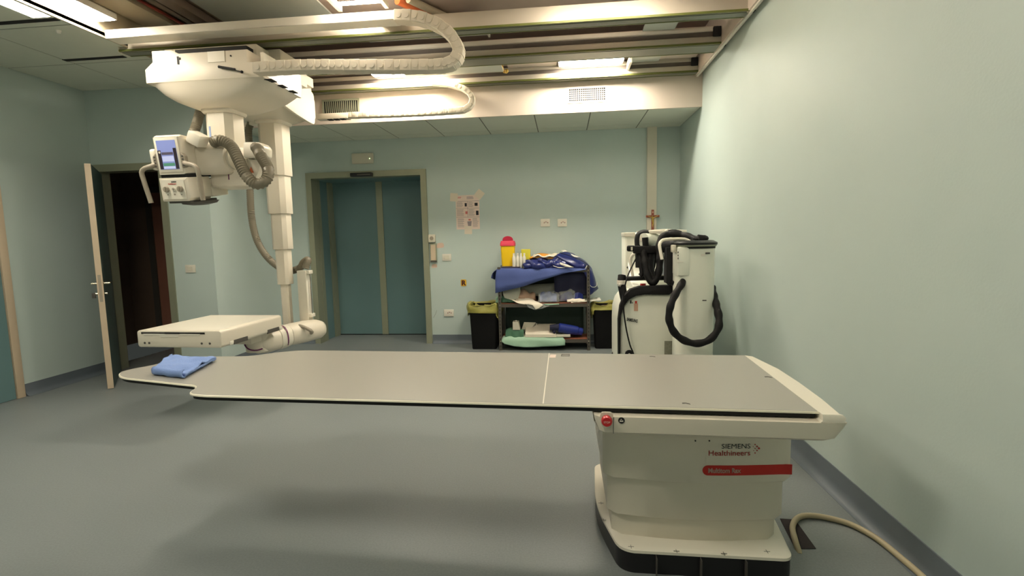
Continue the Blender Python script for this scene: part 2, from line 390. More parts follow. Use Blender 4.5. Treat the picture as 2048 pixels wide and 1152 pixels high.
# ============================================================ LAMPS
def lamp(x0, x1, y0, y1, z, s, label, housing=.04, tubes=0, lens_m=None):
    t = thing('ceiling_light', label, 'ceiling light', ((x0+x1)/2, (y0+y1)/2, z), 'fluorescent ceiling lights')
    f = .012
    mb = MB()
    if tubes: mb.box(x0-f, x1+f, (y0+y1)/2-.05, (y0+y1)/2+.05, z+.006, z+housing)
    else: mb.box(x0-f, x1+f, y0-f, y1+f, z+.006, z+housing)
    mb.build('housing', 'trimw', t)
    if tubes:
        em = emis('lamp_tube', LAMP, s*LS)
        for k in range(tubes):
            yy = y0+(y1-y0)*(k+.5)/tubes
            MB().cyl((x0+.02, yy, z-.012), (x1-.02, yy, z-.012), .013, n=10).build('lamp_tube', em, t)
        [B('end_bracket', (a, a+.03, y0, y1, z-.03, z+.01), 'trimw', t) for a in (x0-.01, x1-.02)]
    else:
        em = emis('lamp_diffuser', LAMP, s*LS)
        B('diffuser', (x0, x1, y0, y1, z, z+.008), em, t)
    return t
lamp(-3.775, -3.64, 2.2, 3.455, ZT-.002, 9, 'recessed panel light in the left tile ceiling, the one beyond the ceiling edge', .035)
lamp(-3.57, -3.42, 2.9, 3.76, 3.12, 32, 'bare light inside the opening beside the left end of the front rail', .05)
lamp(-1.70, -1.32, 3.42, 3.96, 3.185, 42, 'open tube light with end brackets above the white cable tray', .04, tubes=3)
lamp(-.10, .75, 3.30, 3.62, 3.17, 30, 'tube light in front of the front rail, the one nearest the right wall', .04, tubes=3)
lamp(-1.96, -1.22, 5.15, 5.37, 3.10, 44, 'bright panel light between the two far rails, left of the other one')
lamp(-.02, .60, 5.15, 5.37, 3.10, 44, 'bright panel light above the right-hand grille of the far bulkhead')
lamp(-2.2, -1.6, .6, 1.2, ZT-.004, 17, 'unseen square recessed panel light added over the near left floor', .035)  # out-of-view lamp added to light the scene from the near left
lamp(.0, .6, .6, 1.2, ZT-.004, 5.5, 'unseen square recessed panel light added over the near right floor', .035)  # added the same way on the near right, also out of view

# ============================================================ RAILS
def rail(x0, x1, y0, y1, z0, z1, label, groove=True, cap=True, endplate=False):
    t = thing('ceiling_rail', label, 'ceiling rail', ((x0+x1)/2, (y0+y1)/2, z0), 'aluminium rails under the ceiling')
    h = z1-z0
    mb = MB(); mb.box(x0, x1, y0, y1, z0+.004, z1, .002, 1)
    if groove:
        mb.box(x0, x1, y0-.012, y0, z0+.015, z0+h*.42, .002, 1); mb.box(x0, x1, y0-.008, y0, z0+h*.75, z1, .002, 1)
    mb.build('profile', 'alu', t)
    if groove: B('groove', (x0+.01, x1-.01, y0-.002, y0-.0005, z0+h*.46, z0+h*.72), 'aludark', t)
    B('underside_and_reflection', (x0, x1, y0-.014, y0-.001, z0-.002, z0+.014), 'green', t)  # both green edges paint a reflected tint onto the rail
    B('underside_and_reflection', (x0, x1, y0+.02, y1-.02, z0-.002, z0+.004), 'greend', t)
    B('underside_and_reflection', (x0, x1, y1-.012, y1+.002, z0-.002, z0+.01), 'green', t)
    if cap: B('end_stop', (x1-.07, x1-.005, y0-.03, y0, z0+h*.4, z1-.005), 'blackm', t, bev=.006)
    if endplate: B('end_plate', (x0-.008, x0, y0-.014, y1, z0-.004, z1-.03), 'trimw', t)
    return t
rail(-3.66, 1.372, 4.05, 4.16, 3.0, 3.13, 'front ceiling rail, running just behind the white cable tray', groove=False, cap=False, endplate=True)
r2 = rail(-3.50, 1.36, 4.69, 4.90, 3.0, 3.145, 'broad double ceiling rail in the middle of the three')
rail(-3.50, 1.36, 5.44, 5.53, 3.0, 3.14, 'farthest ceiling rail, directly in front of the white bulkhead')
# void clutter
def single(name, mb, m, label, cat, group=None): return tag(mb.build(name, m), label, cat, group)
single('ceiling_board', MB().box(-1.74, -.64, 4.30, 4.95-.27, 3.19, 3.20), 'board', 'wide pale board in the opening, behind the curved cable chain', 'panel')
single('ceiling_board', MB().box(-.645, -.63, 4.30, 4.68, 3.17, 3.21), 'trimw', 'thin white upright strip at the right end of the wide pale board', 'trim')
single('ceiling_board', MB().box(.70, .97, 4.35, 4.68, 3.14, 3.15), 'board', 'small pale square board hanging behind the front rail on the right', 'panel')
single('ceiling_board', MB().box(-1.58, -.58, 4.96, 5.24, 3.045, 3.055), 'board', 'narrow grey board between the far rails, left of the brass bracket', 'panel')
single('ceiling_board', MB().box(.66, .97, 4.95, 5.42, 3.12, 3.13), 'board', 'grey board right of the bright panel light between the far rails', 'panel')
single('ceiling_board', MB().box(.97, 1.33, 5.0, 5.42, 3.135, 3.14), 'soffit', 'cream board in the far right corner between the rails', 'panel')
single('ceiling_board', MB().box(-.55, -.05, 5.0, 5.42, 3.13, 3.14), 'soffit', 'cream board between the brass bracket and the right panel light', 'panel')
c = at(1008, 138, 'z', 3.10)
mb = MB(); mb.tube([(c.x-.03, c.y-.06, 3.13), (c.x, c.y, 3.07), (c.x+.03, c.y-.02, 3.06)], .012, 8); mb.ball((c.x+.03, c.y-.03, 3.07), .02); mb.box(c.x-.035, c.x+.0, c.y-.08, c.y-.03, 3.11, 3.14)
single('pipe_bracket', mb, 'gold', 'small brass bracket between the two far rails', 'bracket')
single('ceiling_board', MB().box(.655, .68, 5.2, 5.46, 3.05, 3.12), 'glare', 'small white end strip beside the right panel light', 'trim')
single('ceiling_duct', MB().box(-3.57, -3.30, 3.0, 5.5, 3.26, 3.335, .01), 'duct', 'wide beige duct along the left side of the opening', 'duct')
single('red_pipe', MB().cyl((-3.26, 3.0, 3.29), (-3.26, 5.4, 3.29), .012), 'redpipe', 'thin red pipe beside the wide beige duct', 'pipe')
single('ceiling_pipe', MB().box(-3.20, -3.14, 3.0, 5.4, 3.28, 3.335, .006), 'pipe', 'brown conduit between the red pipe and its thicker neighbour', 'pipe')
single('ceiling_pipe', MB().box(-3.10, -2.98, 3.0, 5.4, 3.26, 3.335, .01), 'pipe', 'thicker brown conduit, rightmost on the left of the opening', 'pipe')
mb = MB(); mb.box(-2.93, -1.95, 3.9, 4.5, 3.318, 3.332); single('ceiling_board', mb, 'board', 'pale slab panel above the left half of the cable tray', 'panel')
mb = MB(); mb.box(-2.95, -1.9, 4.5, 4.54, 3.31, 3.334); single('slot_diffuser', mb, 'slot', 'black slot beyond the pale slab panel above the tray', 'air vent')
a_ = Vector((-1.30, 4.15, 3.30)); b_ = Vector((-1.02, 4.62, 3.30))
single('flexible_duct', MB().tube([a_, b_], .035, 14), 'orangew', 'short orange pipe slanting in the opening above the chain bend', 'pipe')
single('ceiling_pipe', MB().tube([a_+Vector((.09, 0, 0)), b_+Vector((.09, 0, 0))], .03, 14), 'duct', 'short cream pipe slanting beside the orange one', 'pipe')

# cable tray and chains
def channel(mb, x0, x1, y0, y1, z0, z1):
    mb.box(x0, x1, y0, y1, z0, z1, .003, 1)
t = thing('cable_tray', 'long white cable tray in front of the front ceiling rail', 'cable tray', (-2.45, 3.9, 3.05))
mb = MB(); mb.box(-3.545, -1.215, 3.80, 3.805, 3.012, 3.072); mb.box(-3.545, -1.215, 3.80, 3.93, 3.010, 3.014); mb.box(-3.545, -1.215, 3.925, 3.93, 3.012, 3.072); mb.box(-3.547, -3.542, 3.80, 3.93, 3.010, 3.072)
mb.build('trough', 'trimw', t)
B('bracket', (-3.05, -2.93, 3.90, 4.049, 3.072, 3.10), 'trimw', t); B('bracket', (-1.42, -1.24, 3.90, 4.049, 3.072, 3.095), 'trimw', t)
def chain(label, ctr, y0, y1, h, loc, nseg=.055):
    t = thing('energy_chain', label, 'cable chain', loc, None)
    P = catmull([(p[0], 0, p[1]) for p in ctr], nseg); k = 0
    for i in range(len(P)-1):
        a, b = P[i], P[i+1]; d = (b-a); L = d.length; ang_ = math.atan2(d.z, d.x)
        T = Matrix.Translation((a.x, 0, a.z)) @ Matrix.Rotation(-ang_, 4, 'Y')
        e = .004 if i % 2 else 0
        mb = MB(T); mb.box(-.006, L+.006, y0-e, y1+e, -h/2-e*.3, h/2+e*.3, .004, 1)
        mb.cyl((L/2, y0-.001-e, 0), (L/2, y0-.006-e, 0), h*.28, n=12)
        mb.build('link', 'chain', t)
    return t
chain('curved white cable chain looping from the tray to the left carriage', [(at(x, y, 'y', 3.74).x, at(x, y, 'y', 3.74).z) for x, y in ((788, 28), (835, 31), (878, 48), (903, 70), (915, 95), (909, 115), (893, 125), (868, 128), (800, 129), (700, 129), (600, 129), (505, 134))], 3.745, 3.845, .078, (-1.5, 3.8, 2.6))
chain('cable chain loop in front of the white bulkhead, shadowed on its near side', [(-1.35, 3.02), (-1.2, 3.0), (-1.08, 2.965), (-.98, 2.915), (-.93, 2.84), (-.94, 2.78), (-1.0, 2.735), (-1.1, 2.72), (-1.6, 2.715), (-2.28, 2.725)], 5.35, 5.42, .055, (-1.7, 5.38, 2.68))
t = thing('chain_bracket', 'white bracket carrying the far cable chain below the left grille', 'bracket', (-2.45, 5.38, 2.68))
mb = MB(); mb.box(-2.62, -2.27, 5.34, 5.43, 2.69, 2.75, .006); mb.build('plate', 'white', t)
for k in range(3): B('slot', (-2.50+.07*k, -2.45+.07*k, 5.34, 5.40, 2.683, 2.6895), 'slot', t)

# ============================================================ BULKHEAD GRILLES, WALL ITEMS
def grille(label, x0, x1, z0, z1, y, nx, nz, fm, depth=.012, sl=.5):
    t = thing('air_grille', label, 'air grille', ((x0+x1)/2, y, z0))
    B('backing', (x0, x1, y-.003, y-.001, z0, z1), 'blackm', t)
    mb = MB(); f = .02
    for b in ((x0-f, x1+f, z1, z1+f), (x0-f, x1+f, z0-f, z0), (x0-f, x0, z0, z1), (x1, x1+f, z0, z1)): mb.box(b[0], b[1], y-depth, y-.001, b[2], b[3])
    mb.build('frame', fm, t)
    mb = MB(); dx = (x1-x0)/nx
    for k in range(1, nx): mb.box(x0+dx*k-dx*sl/2, x0+dx*k+dx*sl/2, y-depth+.002, y-.004, z0, z1)
    if nz:
        dz = (z1-z0)/nz
        for k in range(1, nz): mb.box(x0, x1, y-depth+.004, y-.006, z0+dz*k-dz*.12, z0+dz*k+dz*.12)
    mb.build('louvre', fm, t, smooth=False); return t
grille('grey slatted air grille at the left end of the white bulkhead', -2.62, -2.235, 2.795, 2.925, 5.55, 17, 0, 'frame', .016, .34)
grille('white gridded air grille in the brightly lit patch of the bulkhead', .075, .45, 2.80, 2.925, 5.55, 19, 6, 'soffit', .005, .2)
def onwall(px0, py0, px1, py1, y=YB):
    a, b = at(px0, py0, 'y', y), at(px1, py1, 'y', y); return a.x, b.x, b.z, a.z
def plate(label, name, px, kind, y=YB, cat='socket'):
    x0, x1, z0, z1 = onwall(*px, y)
    t = thing(name, label, cat, ((x0+x1)/2, y, z0))
    MB().box(x0, x1, y-.012, y-.0005, z0, z1, .004, 2).build('cover_plate', 'trimw', t)
    cx, cz = (x0+x1)/2, (z0+z1)/2
    if kind == 'socket':
        mb = MB()
        for dx in (-.022, 0, .022): mb.cyl((cx+.01+dx, y-.0125, cz+(.008 if dx == 0 else 0)), (cx+.01+dx, y-.0132, cz+(.008 if dx == 0 else 0)), .006, n=10)
        mb.build('socket_holes', 'greyd', t)
        mb = MB()
        for k in range(7):
            a = PI*k/6; mb.box(cx+.01+.026*math.cos(a)-.003, cx+.01+.026*math.cos(a)+.003, y-.0135, y-.012, cz-.006+.022*math.sin(a), cz-.002+.022*math.sin(a))
        mb.build('socket_ring', 'inkr', t)
    else:
        mb = MB(); mb.box(cx-.03, cx+.03, y-.015, y-.012, z0+.02, z1-.02, .002, 1); mb.build('switch_rocker', 'offw', t)
    return t
plate('white wall socket above the shelf, left one of the pair', 'wall_socket', (1081, 438, 1100, 453), 'socket')
plate('white wall socket above the shelf, right one of the pair', 'wall_socket', (1115, 438, 1134, 453), 'socket')
plate('white blank switch plate just right of the intercom handset', 'wall_switch', (884.5, 508, 903, 521.5), 'switch', cat='switch')
plate('low white wall socket between the lift door and the bin', 'wall_socket', (888, 619, 908, 632.5), 'socket')
plate('white switch plate right of the open dark doorway', 'wall_switch', (371, 530, 392.5, 545), 'switch', YN, 'switch')
# emergency light
x0, x1, z0, z1 = onwall(705, 308, 748, 327)
t = thing('emergency_light', 'flat beige emergency light above the sliding door', 'emergency light', ((x0+x1)/2, YB, z0))
MB().box(x0, x1, YB-.04, YB-.0005, z0, z1, .008, 2).build('housing', 'offw', t); MB().ball((x1-.04, YB-.041, z0+.06), .006, n=8).build('led', 'led', t)
# intercom
x0, x1, z0, z1 = onwall(858, 469, 875, 524)
t = thing('intercom_handset', 'narrow wall intercom beside the right post of the sliding door', 'intercom', ((x0+x1)/2, YB, z0))
hz = z1-.105
MB().box(x0, x1-.01, YB-.05, YB-.0005, hz, z1, .010, 2).build('earpiece', 'offw', t)
MB().cyl(((x0+x1)/2-.005, YB-.05, hz+.055), ((x0+x1)/2-.005, YB-.054, hz+.055), .026).build('speaker_disc', 'grip', t)
MB().box(x0+.012, x1, YB-.03, YB-.0005, z0, hz-.01, .008, 2).build('cradle', 'frame', t)
MB().box(x0+.022, x1-.012, YB-.036, YB-.03, z0+.025, hz-.03, .004, 1).build('cover', 'beige', t)
MB().box(x0+.012, x1+.002, YB-.04, YB-.03, z0, z0+.02, .004, 1).build('lower_clip', 'greyd', t)
for (px, r) in (((881, 491), .045), ((869, 532), .035)):
    p = at(*px, 'y', YB); tag(MB().prism(roundpoly([(p.x-r*1.2, p.z-r*.8), (p.x+r*1.1, p.z-r*.6), (p.x+r*.9, p.z+r*.8), (p.x-r, p.z+r*.7)], r*.6), 'y', YB-.0012, YB-.0004).build('tape_mark', 'stain'), 'pale pink tape residue ' + ('right of' if r == .045 else 'just below') + ' the intercom', 'tape')
p = at(871, 628, 'y', YB); smoothtube('wall_scratch', [(p.x-.03, YB-.001, p.z-.05), (p.x, YB-.001, p.z), (p.x+.02, YB-.001, p.z+.05)], .0015, 'greyd')
tag(bpy.data.objects['wall_scratch'], 'thin dark scuff line low on the wall right of the sliding door', 'scuff mark')
# R plate
x0, x1, z0, z1 = onwall(921.5, 559, 933, 572)
t = thing('letter_plate', 'small yellow square plate with a dark letter R on the wall', 'sign', ((x0+x1)/2, YB, z0))
MB().prism(rrect(x0, x1, z0, z1, .014), 'y', YB-.006, YB-.0004).build('plate', 'yel', t)
text('letter', 'R', .088, 'rdark', t, facing(((x0+x1)/2, YB-.007, (z0+z1)/2-.031)), .004, 'CENTER')
# poster
px = at(937, 425, 'y', YB); x0, z1 = at(911, 391, 'y', YB).x, at(911, 391, 'y', YB).z; x1, z0 = at(960, 458, 'y', YB).x, at(960, 458, 'y', YB).z
W, H = x1-x0, z1-z0
t = thing('notice_sheet', 'printed paper notice taped on the wall right of the sliding door', 'notice', ((x0+x1)/2, YB, z0))
B('paper', (x0, x1, YB-.002, YB-.0005, z0, z1), 'paper', t)
def pp(u, v): return x0+W*u, z1-H*v
def pr_(name, u0, v0, u1, v1, m, d=.0026, tilt=0):
    a, b = pp(u0, v0), pp(u1, v1); return B(name, (a[0], b[0], YB-d, YB-.002, b[1], a[1]), m, t)
for u, v, s, an in ((-.07, .07, .10, 5), (1.0, .0, .13, 40), (.5, 1.04, .12, 2)):
    c = pp(u, v); MB(Matrix.Translation((c[0], YB-.003, c[1])) @ Matrix.Rotation(math.radians(an), 4, 'Y')).box(-.05, .05, -.0004, .0004, -.045, .06).build('tape', 'tape', t)
mb = MB()
for v in (.17, .38, .64): a, b = pp(.01, v), pp(.99, v+.007); mb.box(a[0], b[0], YB-.0026, YB-.002, b[1], a[1])
a, b = pp(.497, .17), pp(.507, .64); mb.box(a[0], b[0], YB-.0026, YB-.002, b[1], a[1]); mb.build('ruled_lines', 'inkb', t)
for b_ in ((.38, .23, .47, .33, 'inkd'), (.80, .23, .93, .32, 'inkd'), (.40, .47, .49, .55, 'inkr'), (.85, .46, .96, .59, 'inkd'), (.52, .70, .62, .74, 'inkr')): pr_('picture', *b_[:4], b_[4])
c = pp(.56, .86); MB().prism([(c[0]-.028, c[1]+.04), (c[0]+.03, c[1]+.045), (c[0]+.02, c[1]-.04), (c[0]-.015, c[1]-.045)], 'y', YB-.0026, YB-.002).build('picture', 'ink', t)
mb = MB(); random.seed(3)
def lines(u0, u1, v0, v1, n):
    for k in range(n):
        v = v0+(v1-v0)*k/n; a, b = pp(u0, v), pp(u0+(u1-u0)*random.uniform(.7, 1), v+(v1-v0)/n*.35); mb.box(a[0], b[0], YB-.0026, YB-.002, b[1], a[1])
for q in ((.04, .34, .20, .36, 6), (.54, .76, .20, .36, 6), (.04, .36, .41, .62, 8), (.54, .82, .41, .62, 8), (.06, .34, .68, .95, 9), (.70, .95, .68, .95, 9)): mb = MB(); lines(*q); mb.build('small_print', 'ink', t)
mb = MB(); lines(.47, .80, .045, .13, 3); mb.build('heading', 'inkb', t)
a = pp(.05, .06); mb = MB(); mb.cyl((a[0], YB-.002, a[1]), (a[0], YB-.0027, a[1]), .006, n=10); mb.build('logo_dot', 'inkr', t)
for q in ((.09, .05, .24, .065), (.09, .075, .22, .085)): pr_('logo_bar', *q, 'inkr')
# trunking and crucifix
x0, x1 = at(1293.5, 300, 'y', YB).x, at(1312.5, 300, 'y', YB).x
tag(B('cable_trunking', (x0, x1, YB-.045, YB-.0005, 1.1, ZS-.001), 'offw'), 'vertical beige cable trunking on the far wall near the right corner', 'trunking')
c = at(1304, 440, 'y', YB); cx, cz = (x0+x1)/2+.01, c.z
t = thing('crucifix', 'small wooden crucifix hung on the beige trunking', 'crucifix', (cx, YB-.05, cz-.17))
mb = MB(); mb.box(cx-.016, cx+.016, YB-.062, YB-.0455, cz-.165, cz+.125, .003, 1); mb.box(cx-.082, cx+.082, YB-.062, YB-.0456, cz+.03, cz+.058, .003, 1); mb.build('cross', 'wood', t)
mb = MB(); y_ = YB-.072
mb.tube([(cx-.004, y_, cz+.02), (cx, y_, cz-.01), (cx+.004, y_, cz-.04), (cx-.002, y_, cz-.075)], [.013, .011, .009, .005], 8); mb.ball((cx-.006, y_-.003, cz+.042), .010)
for s in (-1, 1): mb.tube([(cx, y_, cz+.022), (cx+s*.03, y_, cz+.036), (cx+s*.062, y_, cz+.05)], [.006, .005, .003], 8)
mb.tube([(cx+.006, y_, cz-.035), (cx-.006, y_-.006, cz-.06), (cx, y_, cz-.09)], [.007, .006, .004], 8); mb.build('figure', 'gold', t)
B('title_plate', (cx-.009, cx+.009, YB-.064, YB-.062, cz+.085, cz+.103), 'pinks', t)

# ============================================================ CEILING STAND WITH X-RAY TUBE
ts = thing('xray_tube_stand', 'white ceiling-hung x-ray tube stand with touch screen and grey handles, at left', 'x-ray machine', (-2.84, 4.13, 1.72))
CX, CY = -2.845, 4.15
mb = MB()
mb.prism([(-3.285, 2.67), (-3.285, 2.775), (-3.215, 2.83), (-3.215, 2.915), (-3.05, 2.915), (-2.99, 2.885), (-2.42, 2.885), (-2.42, 2.79), (-2.30, 2.79), (-2.30, 2.67)], 'y', 3.85, 4.46, .012, 2)
car = mb.build('carriage', 'white', ts)
mb = MB(); mb.box(-3.22, -2.42, 3.99, 4.92, 2.885, 2.975, .01); mb.box(-2.47, -2.32, 4.16, 4.6, 2.79, 2.99, .012); mb.build('roller_bracket', 'white', car)
mb = MB(); mb.box(-3.05, -2.45, 3.90, 3.99, 2.885, 2.93); mb.build('shadow_gap', 'slot', car)
mb = MB(); mb.box(-3.0, -2.985, 3.847, 3.85, 2.80, 2.86); mb.box(-2.99, -2.97, 3.846, 3.85, 2.835, 2.85); mb.build('latch', 'blackm', car)
B('panel_seam', (-2.60, -2.597, 3.8485, 3.85, 2.795, 2.88), 'grip', car); MB().cyl((-2.55, 3.8495, 2.84), (-2.55, 3.846, 2.84), .006, n=10).build('screw', 'slot', car)
B('cover_panel', (-2.74, -2.6, 3.846, 3.85, 2.80, 2.88), 'white2', car)
MB().cyl((-3.285, 4.0, 2.71), (-3.31, 4.0, 2.71), .035, .03).build('bumper', 'grip', car)
a, b = at(438, 134, 'y', 3.84), at(482, 143, 'y', 3.815)
mb = MB(); mb.cyl((a.x, 3.835, a.z), ((a.x+b.x)/2+.04, 3.83, (a.z+b.z)/2-.004), .010, n=10); mb.cyl((a.x, 3.835, a.z), (b.x, 3.825, b.z), .004, n=8); mb.ball((b.x, 3.825, b.z), .011); mb.build('gas_strut', 'blackm', car)
# underside funnel: from the rectangular rim to the column collar
def ring(cx, cy, hx, hy, z, n=40, p=4):
    out = []
    for k in range(n):
        a = 2*PI*k/n; c_, s_ = math.cos(a), math.sin(a)
        out.append((cx+hx*math.copysign(abs(c_)**(2/p), c_), cy+hy*math.copysign(abs(s_)**(2/p), s_), z))
    return out
mb = MB(); mb.loft([ring(-2.79, 4.155, .49, .30, 2.672, p=9), ring(-2.79, 4.155, .47, .29, 2.645, p=7), ring(-2.80, 4.155, .42, .275, 2.60, p=6), ring(-2.82, 4.155, .33, .25, 2.555, p=5), ring(-2.84, 4.155, .21, .21, 2.515, p=5), ring(-2.845, 4.15, .15, .15, 2.50, p=5)])
mb.build('carriage_underside', 'white', ts, ang=50)
# curved side skirt at the right end
mb = MB(); rows = []
for k in range(9):
    t_ = k/8; yy = 3.87+.56*t_; zb = 2.69-.03*math.sin(PI*min(1, t_*1.0)*.5)**1.2
    rows.append([(-2.296, yy, 2.86), (-2.296, yy, zb), (-2.32, yy, zb), (-2.32, yy, 2.86)])
mb.loft(rows); mb.build('side_skirt', 'white2', ts)
for k in range(3): B('louvre', (-2.40+.0*k, -2.26, 3.90+.16*k, 3.98+.16*k, 2.664, 2.669), 'slot', ts)
def colsec(name, cx, cy, w, z0, z1, par, ch=.25):
    h = w/2; c_ = h*ch*1.6
    pts = [(cx-h+c_, cy-h), (cx+h-c_, cy-h), (cx+h, cy-h+c_), (cx+h, cy+h-c_), (cx+h-c_, cy+h), (cx-h+c_, cy+h), (cx-h, cy+h-c_), (cx-h, cy-h+c_)]
    return MB().prism(pts, 'z', z0, z1, .004, 2).build(name, 'white', par, ang=25)
MB().loft([ring(CX, CY, .14, .14, 2.505, p=5), ring(CX, CY, .14, .14, 2.485, p=5), ring(CX, CY, .128, .128, 2.47, p=5)]).build('column_collar', 'white', ts)
cs = colsec('column_section', CX, CY, .24, 2.10, 2.49, ts)
B('blue_stripe', (CX-.065, CX-.05, CY-.1215, CY-.119, 2.2, 2.36), 'bluel', cs)
colsec('column_section', CX+.01, CY, .20, 2.0, 2.12, ts)
# lower yoke behind the head
mb = MB(); mb.box(-2.93, -2.60, 4.02, 4.27, 1.86, 2.10, .02, 3); mb.build('yoke', 'white', ts)
B('purple_line', (-2.765, -2.757, 4.017, 4.02, 1.92, 2.0), 'purple', ts)
mb = MB(); mb.prism([(at(x, y, 'y', 4.05).x, at(x, y, 'y', 4.05).z) for x, y in ((484, 374), (503, 377), (514, 350), (524, 322), (492, 316), (478, 345))], 'y', 4.05, 4.12, .008, 2); mb.build('side_plate', 'white', ts)
mb = MB(); mb.prism(roundpoly([(-2.61, 2.09), (-2.43, 2.09), (-2.42, 2.17), (-2.46, 2.21), (-2.60, 2.215)], .02), 'y', 4.0, 4.12, .006, 2); mb.build('hose_bracket', 'white2', ts)
c = at(502, 340, 'y', 4.045); MB().prism([(c.x-.02, c.z-.022), (c.x+.02, c.z-.022), (c.x, c.z+.026)], 'y', 4.044, 4.049).build('warning_triangle', 'orangew', ts)
# head, in its own tilted frame
HM = Matrix.Translation((-3.07, 3.78, 1.93)) @ Matrix.Rotation(math.radians(8), 4, 'X') @ Matrix.Rotation(math.radians(-3), 4, 'Z')
hb = MB(HM); W_ = .125
# housing: side profile in (y, z), extruded in x
hb.prism([(0, .015), (0, .30), (.03, .315), (.14, .30), (.34, .235), (.40, .20), (.40, .05), (.16, .015)], 'x', -W_+.005, W_-.005, .018, 3)
head = hb.build('screen_housing', 'white', ts, ang=40)
MB(HM).box(-.105, .105, -.006, .0, .035, .30, .006, 2).build('screen_bezel', 'white2', head)
scr = MB(HM).box(-.083, .083, -.0085, -.005, .055, .275).build('touch_screen', 'screen', ts)
for nm, b_, mm in (('dark_bar', (-.083, -.055, .057, .20), 'scrd'), ('dark_bar', (.055, .083, .057, .215), 'scrd'), ('light_band', (-.05, .05, .115, .155), 'scrl'), ('light_band', (-.05, .05, .06, .078), 'scrl'), ('green_band', (-.05, .05, .08, .103), 'scrg'), ('grey_band', (-.05, .05, .165, .185), 'inkb')):
    MB(HM).box(b_[0], b_[1], -.0095, -.0085, b_[2], b_[3]).build(nm, mm, scr)
MB(HM).cyl((-.066, -.0098, .185), (-.066, -.0105, .185), .009, n=12).build('round_icon', 'trimw', scr)
# left ear
MB(HM).box(-.175, -.118, .0, .14, .05, .215, .02, 3).build('side_pod', 'white2', ts)
# handles
def hpt(*p): return HM @ Vector(p)
for s in (-1, 1):
    k = MB(HM); k.prism(roundpoly([(s*.105, .06), (s*.142, .07), (s*.142, .155), (s*.105, .185)], .012), 'y', -.006, .03, .004, 1)
    ctl = k.build('control_pad', 'grip', ts)
    for q in range(4): MB(HM).box(s*.123-.008, s*.123+.008, -.0095, -.006, .075+.023*q, .089+.023*q, .002, 1).build('button', 'greyd', ctl)
    if s < 0: path = [(-.13, .01, .10), (-.16, -.01, .085), (-.205, -.03, .07), (-.235, -.035, .04), (-.232, -.035, -.01), (-.222, -.035, -.09), (-.205, -.035, -.20)]
    else: path = [(.13, .0, .10), (.18, -.03, .09), (.245, -.045, .075), (.272, -.05, .045), (.275, -.05, .0), (.275, -.05, -.09), (.275, -.05, -.19)]
    smoothtube('handle', [hpt(*p) for p in path], .0175, 'grip', ts)
# drum
dr = MB(HM); dr.loft([[(.10, y, z) for y, z in rrect(.14, .42, .0, .25, .04)], [(.16, y, z) for y, z in rrect(.14, .42, .0, .255, .07)], [(.31, y, z) for y, z in rrect(.15, .42, .0, .25, .11)], [(.34, y, z) for y, z in rrect(.165, .405, .015, .235, .10)]])
dr.build('tube_drum', 'white', ts, ang=50)
MB(HM).cyl((.30, .28, .125), (.36, .28, .125), .085, n=32).build('drum_bearing', 'offw', ts)
MB(HM).box(.0, .34, .36, .46, .03, .22, .02).build('tube_arm', 'white', ts)
MB(HM @ Matrix.Translation((.20, .10, .285)) @ Matrix.Rotation(math.radians(28), 4, 'Y')).box(-.06, .055, -.05, .06, -.055, .04, .012, 2).build('hose_socket', 'white2', ts)
MB(HM).cyl((.118, .09, .27), (.1225, .09, .27), .010, n=12).build('screw', 'greyd', ts)
# collimator
cb = MB(HM); cb.prism(roundpoly([(-.128, -.195), (.10, -.195), (.128, -.17), (.128, -.01), (-.128, -.01)], .006), 'y', 0, .24, .008, 2)
cb.prism([(-.06, -.19), (.128, -.17), (.128, -.03), (-.06, -.02)], 'y', .24, .44, .008, 2)
col_ = cb.build('collimator', 'white', ts, ang=40)
MB(HM).box(-.108, .095, -.004, .0, -.178, -.022, .002, 1).build('front_panel', 'white2', col_)
MB(HM).box(-.11, .12, .01, .38, -.012, .018, .002).build('turn_gap', 'blackm', ts)
MB(HM).box(-.09, .10, .02, .32, -.212, -.190).build('filter_slide', 'greyd', col_)
MB(HM).loft([[(x, y, -.205) for x, y, z in ring(.06, .17, .12, .12, 0)], [(x, y, -.225) for x, y, z in ring(.06, .17, .105, .105, 0)], [(x, y, -.238) for x, y, z in ring(.06, .17, .05, .05, 0)]]).build('lens_dish', 'greyd', col_)
for x_ in (-.068, .055):
    MB(HM).cyl((x_, -.003, -.098), (x_, -.022, -.098), .024, .021, n=20).build('knob', 'grip', col_); MB(HM).box(x_-.004, x_+.004, -.03, -.02, -.118, -.078, .002).build('knob_ridge', 'grip', col_)
    MB(HM).box(x_-.006, x_+.006, -.005, -.004, -.143, -.139).build('tick_mark', 'greyd', col_)
MB(HM).cyl((-.006, -.003, -.098), (-.006, -.010, -.098), .017, n=20).build('button', 'trimw', col_); MB(HM).cyl((-.006, -.010, -.098), (-.006, -.013, -.098), .009, n=16).build('button_cap', 'grip', col_)
MB(HM).box(-.014, .002, -.005, -.004, -.146, -.134).build('small_symbol', 'grip', col_)
TX = lambda x, y, z: HM @ Matrix.Translation((x, y, z)) @ Matrix.Rotation(PI/2, 4, 'X')
text('maker_lettering', 'SIEMENS', .012, 'dark', col_, TX(.005, -.005, -.046), .0003, 'CENTER')
text('maker_lettering', 'Healthineers', .014, 'redtxt', col_, TX(-.012, -.005, -.062), .0003, 'CENTER')
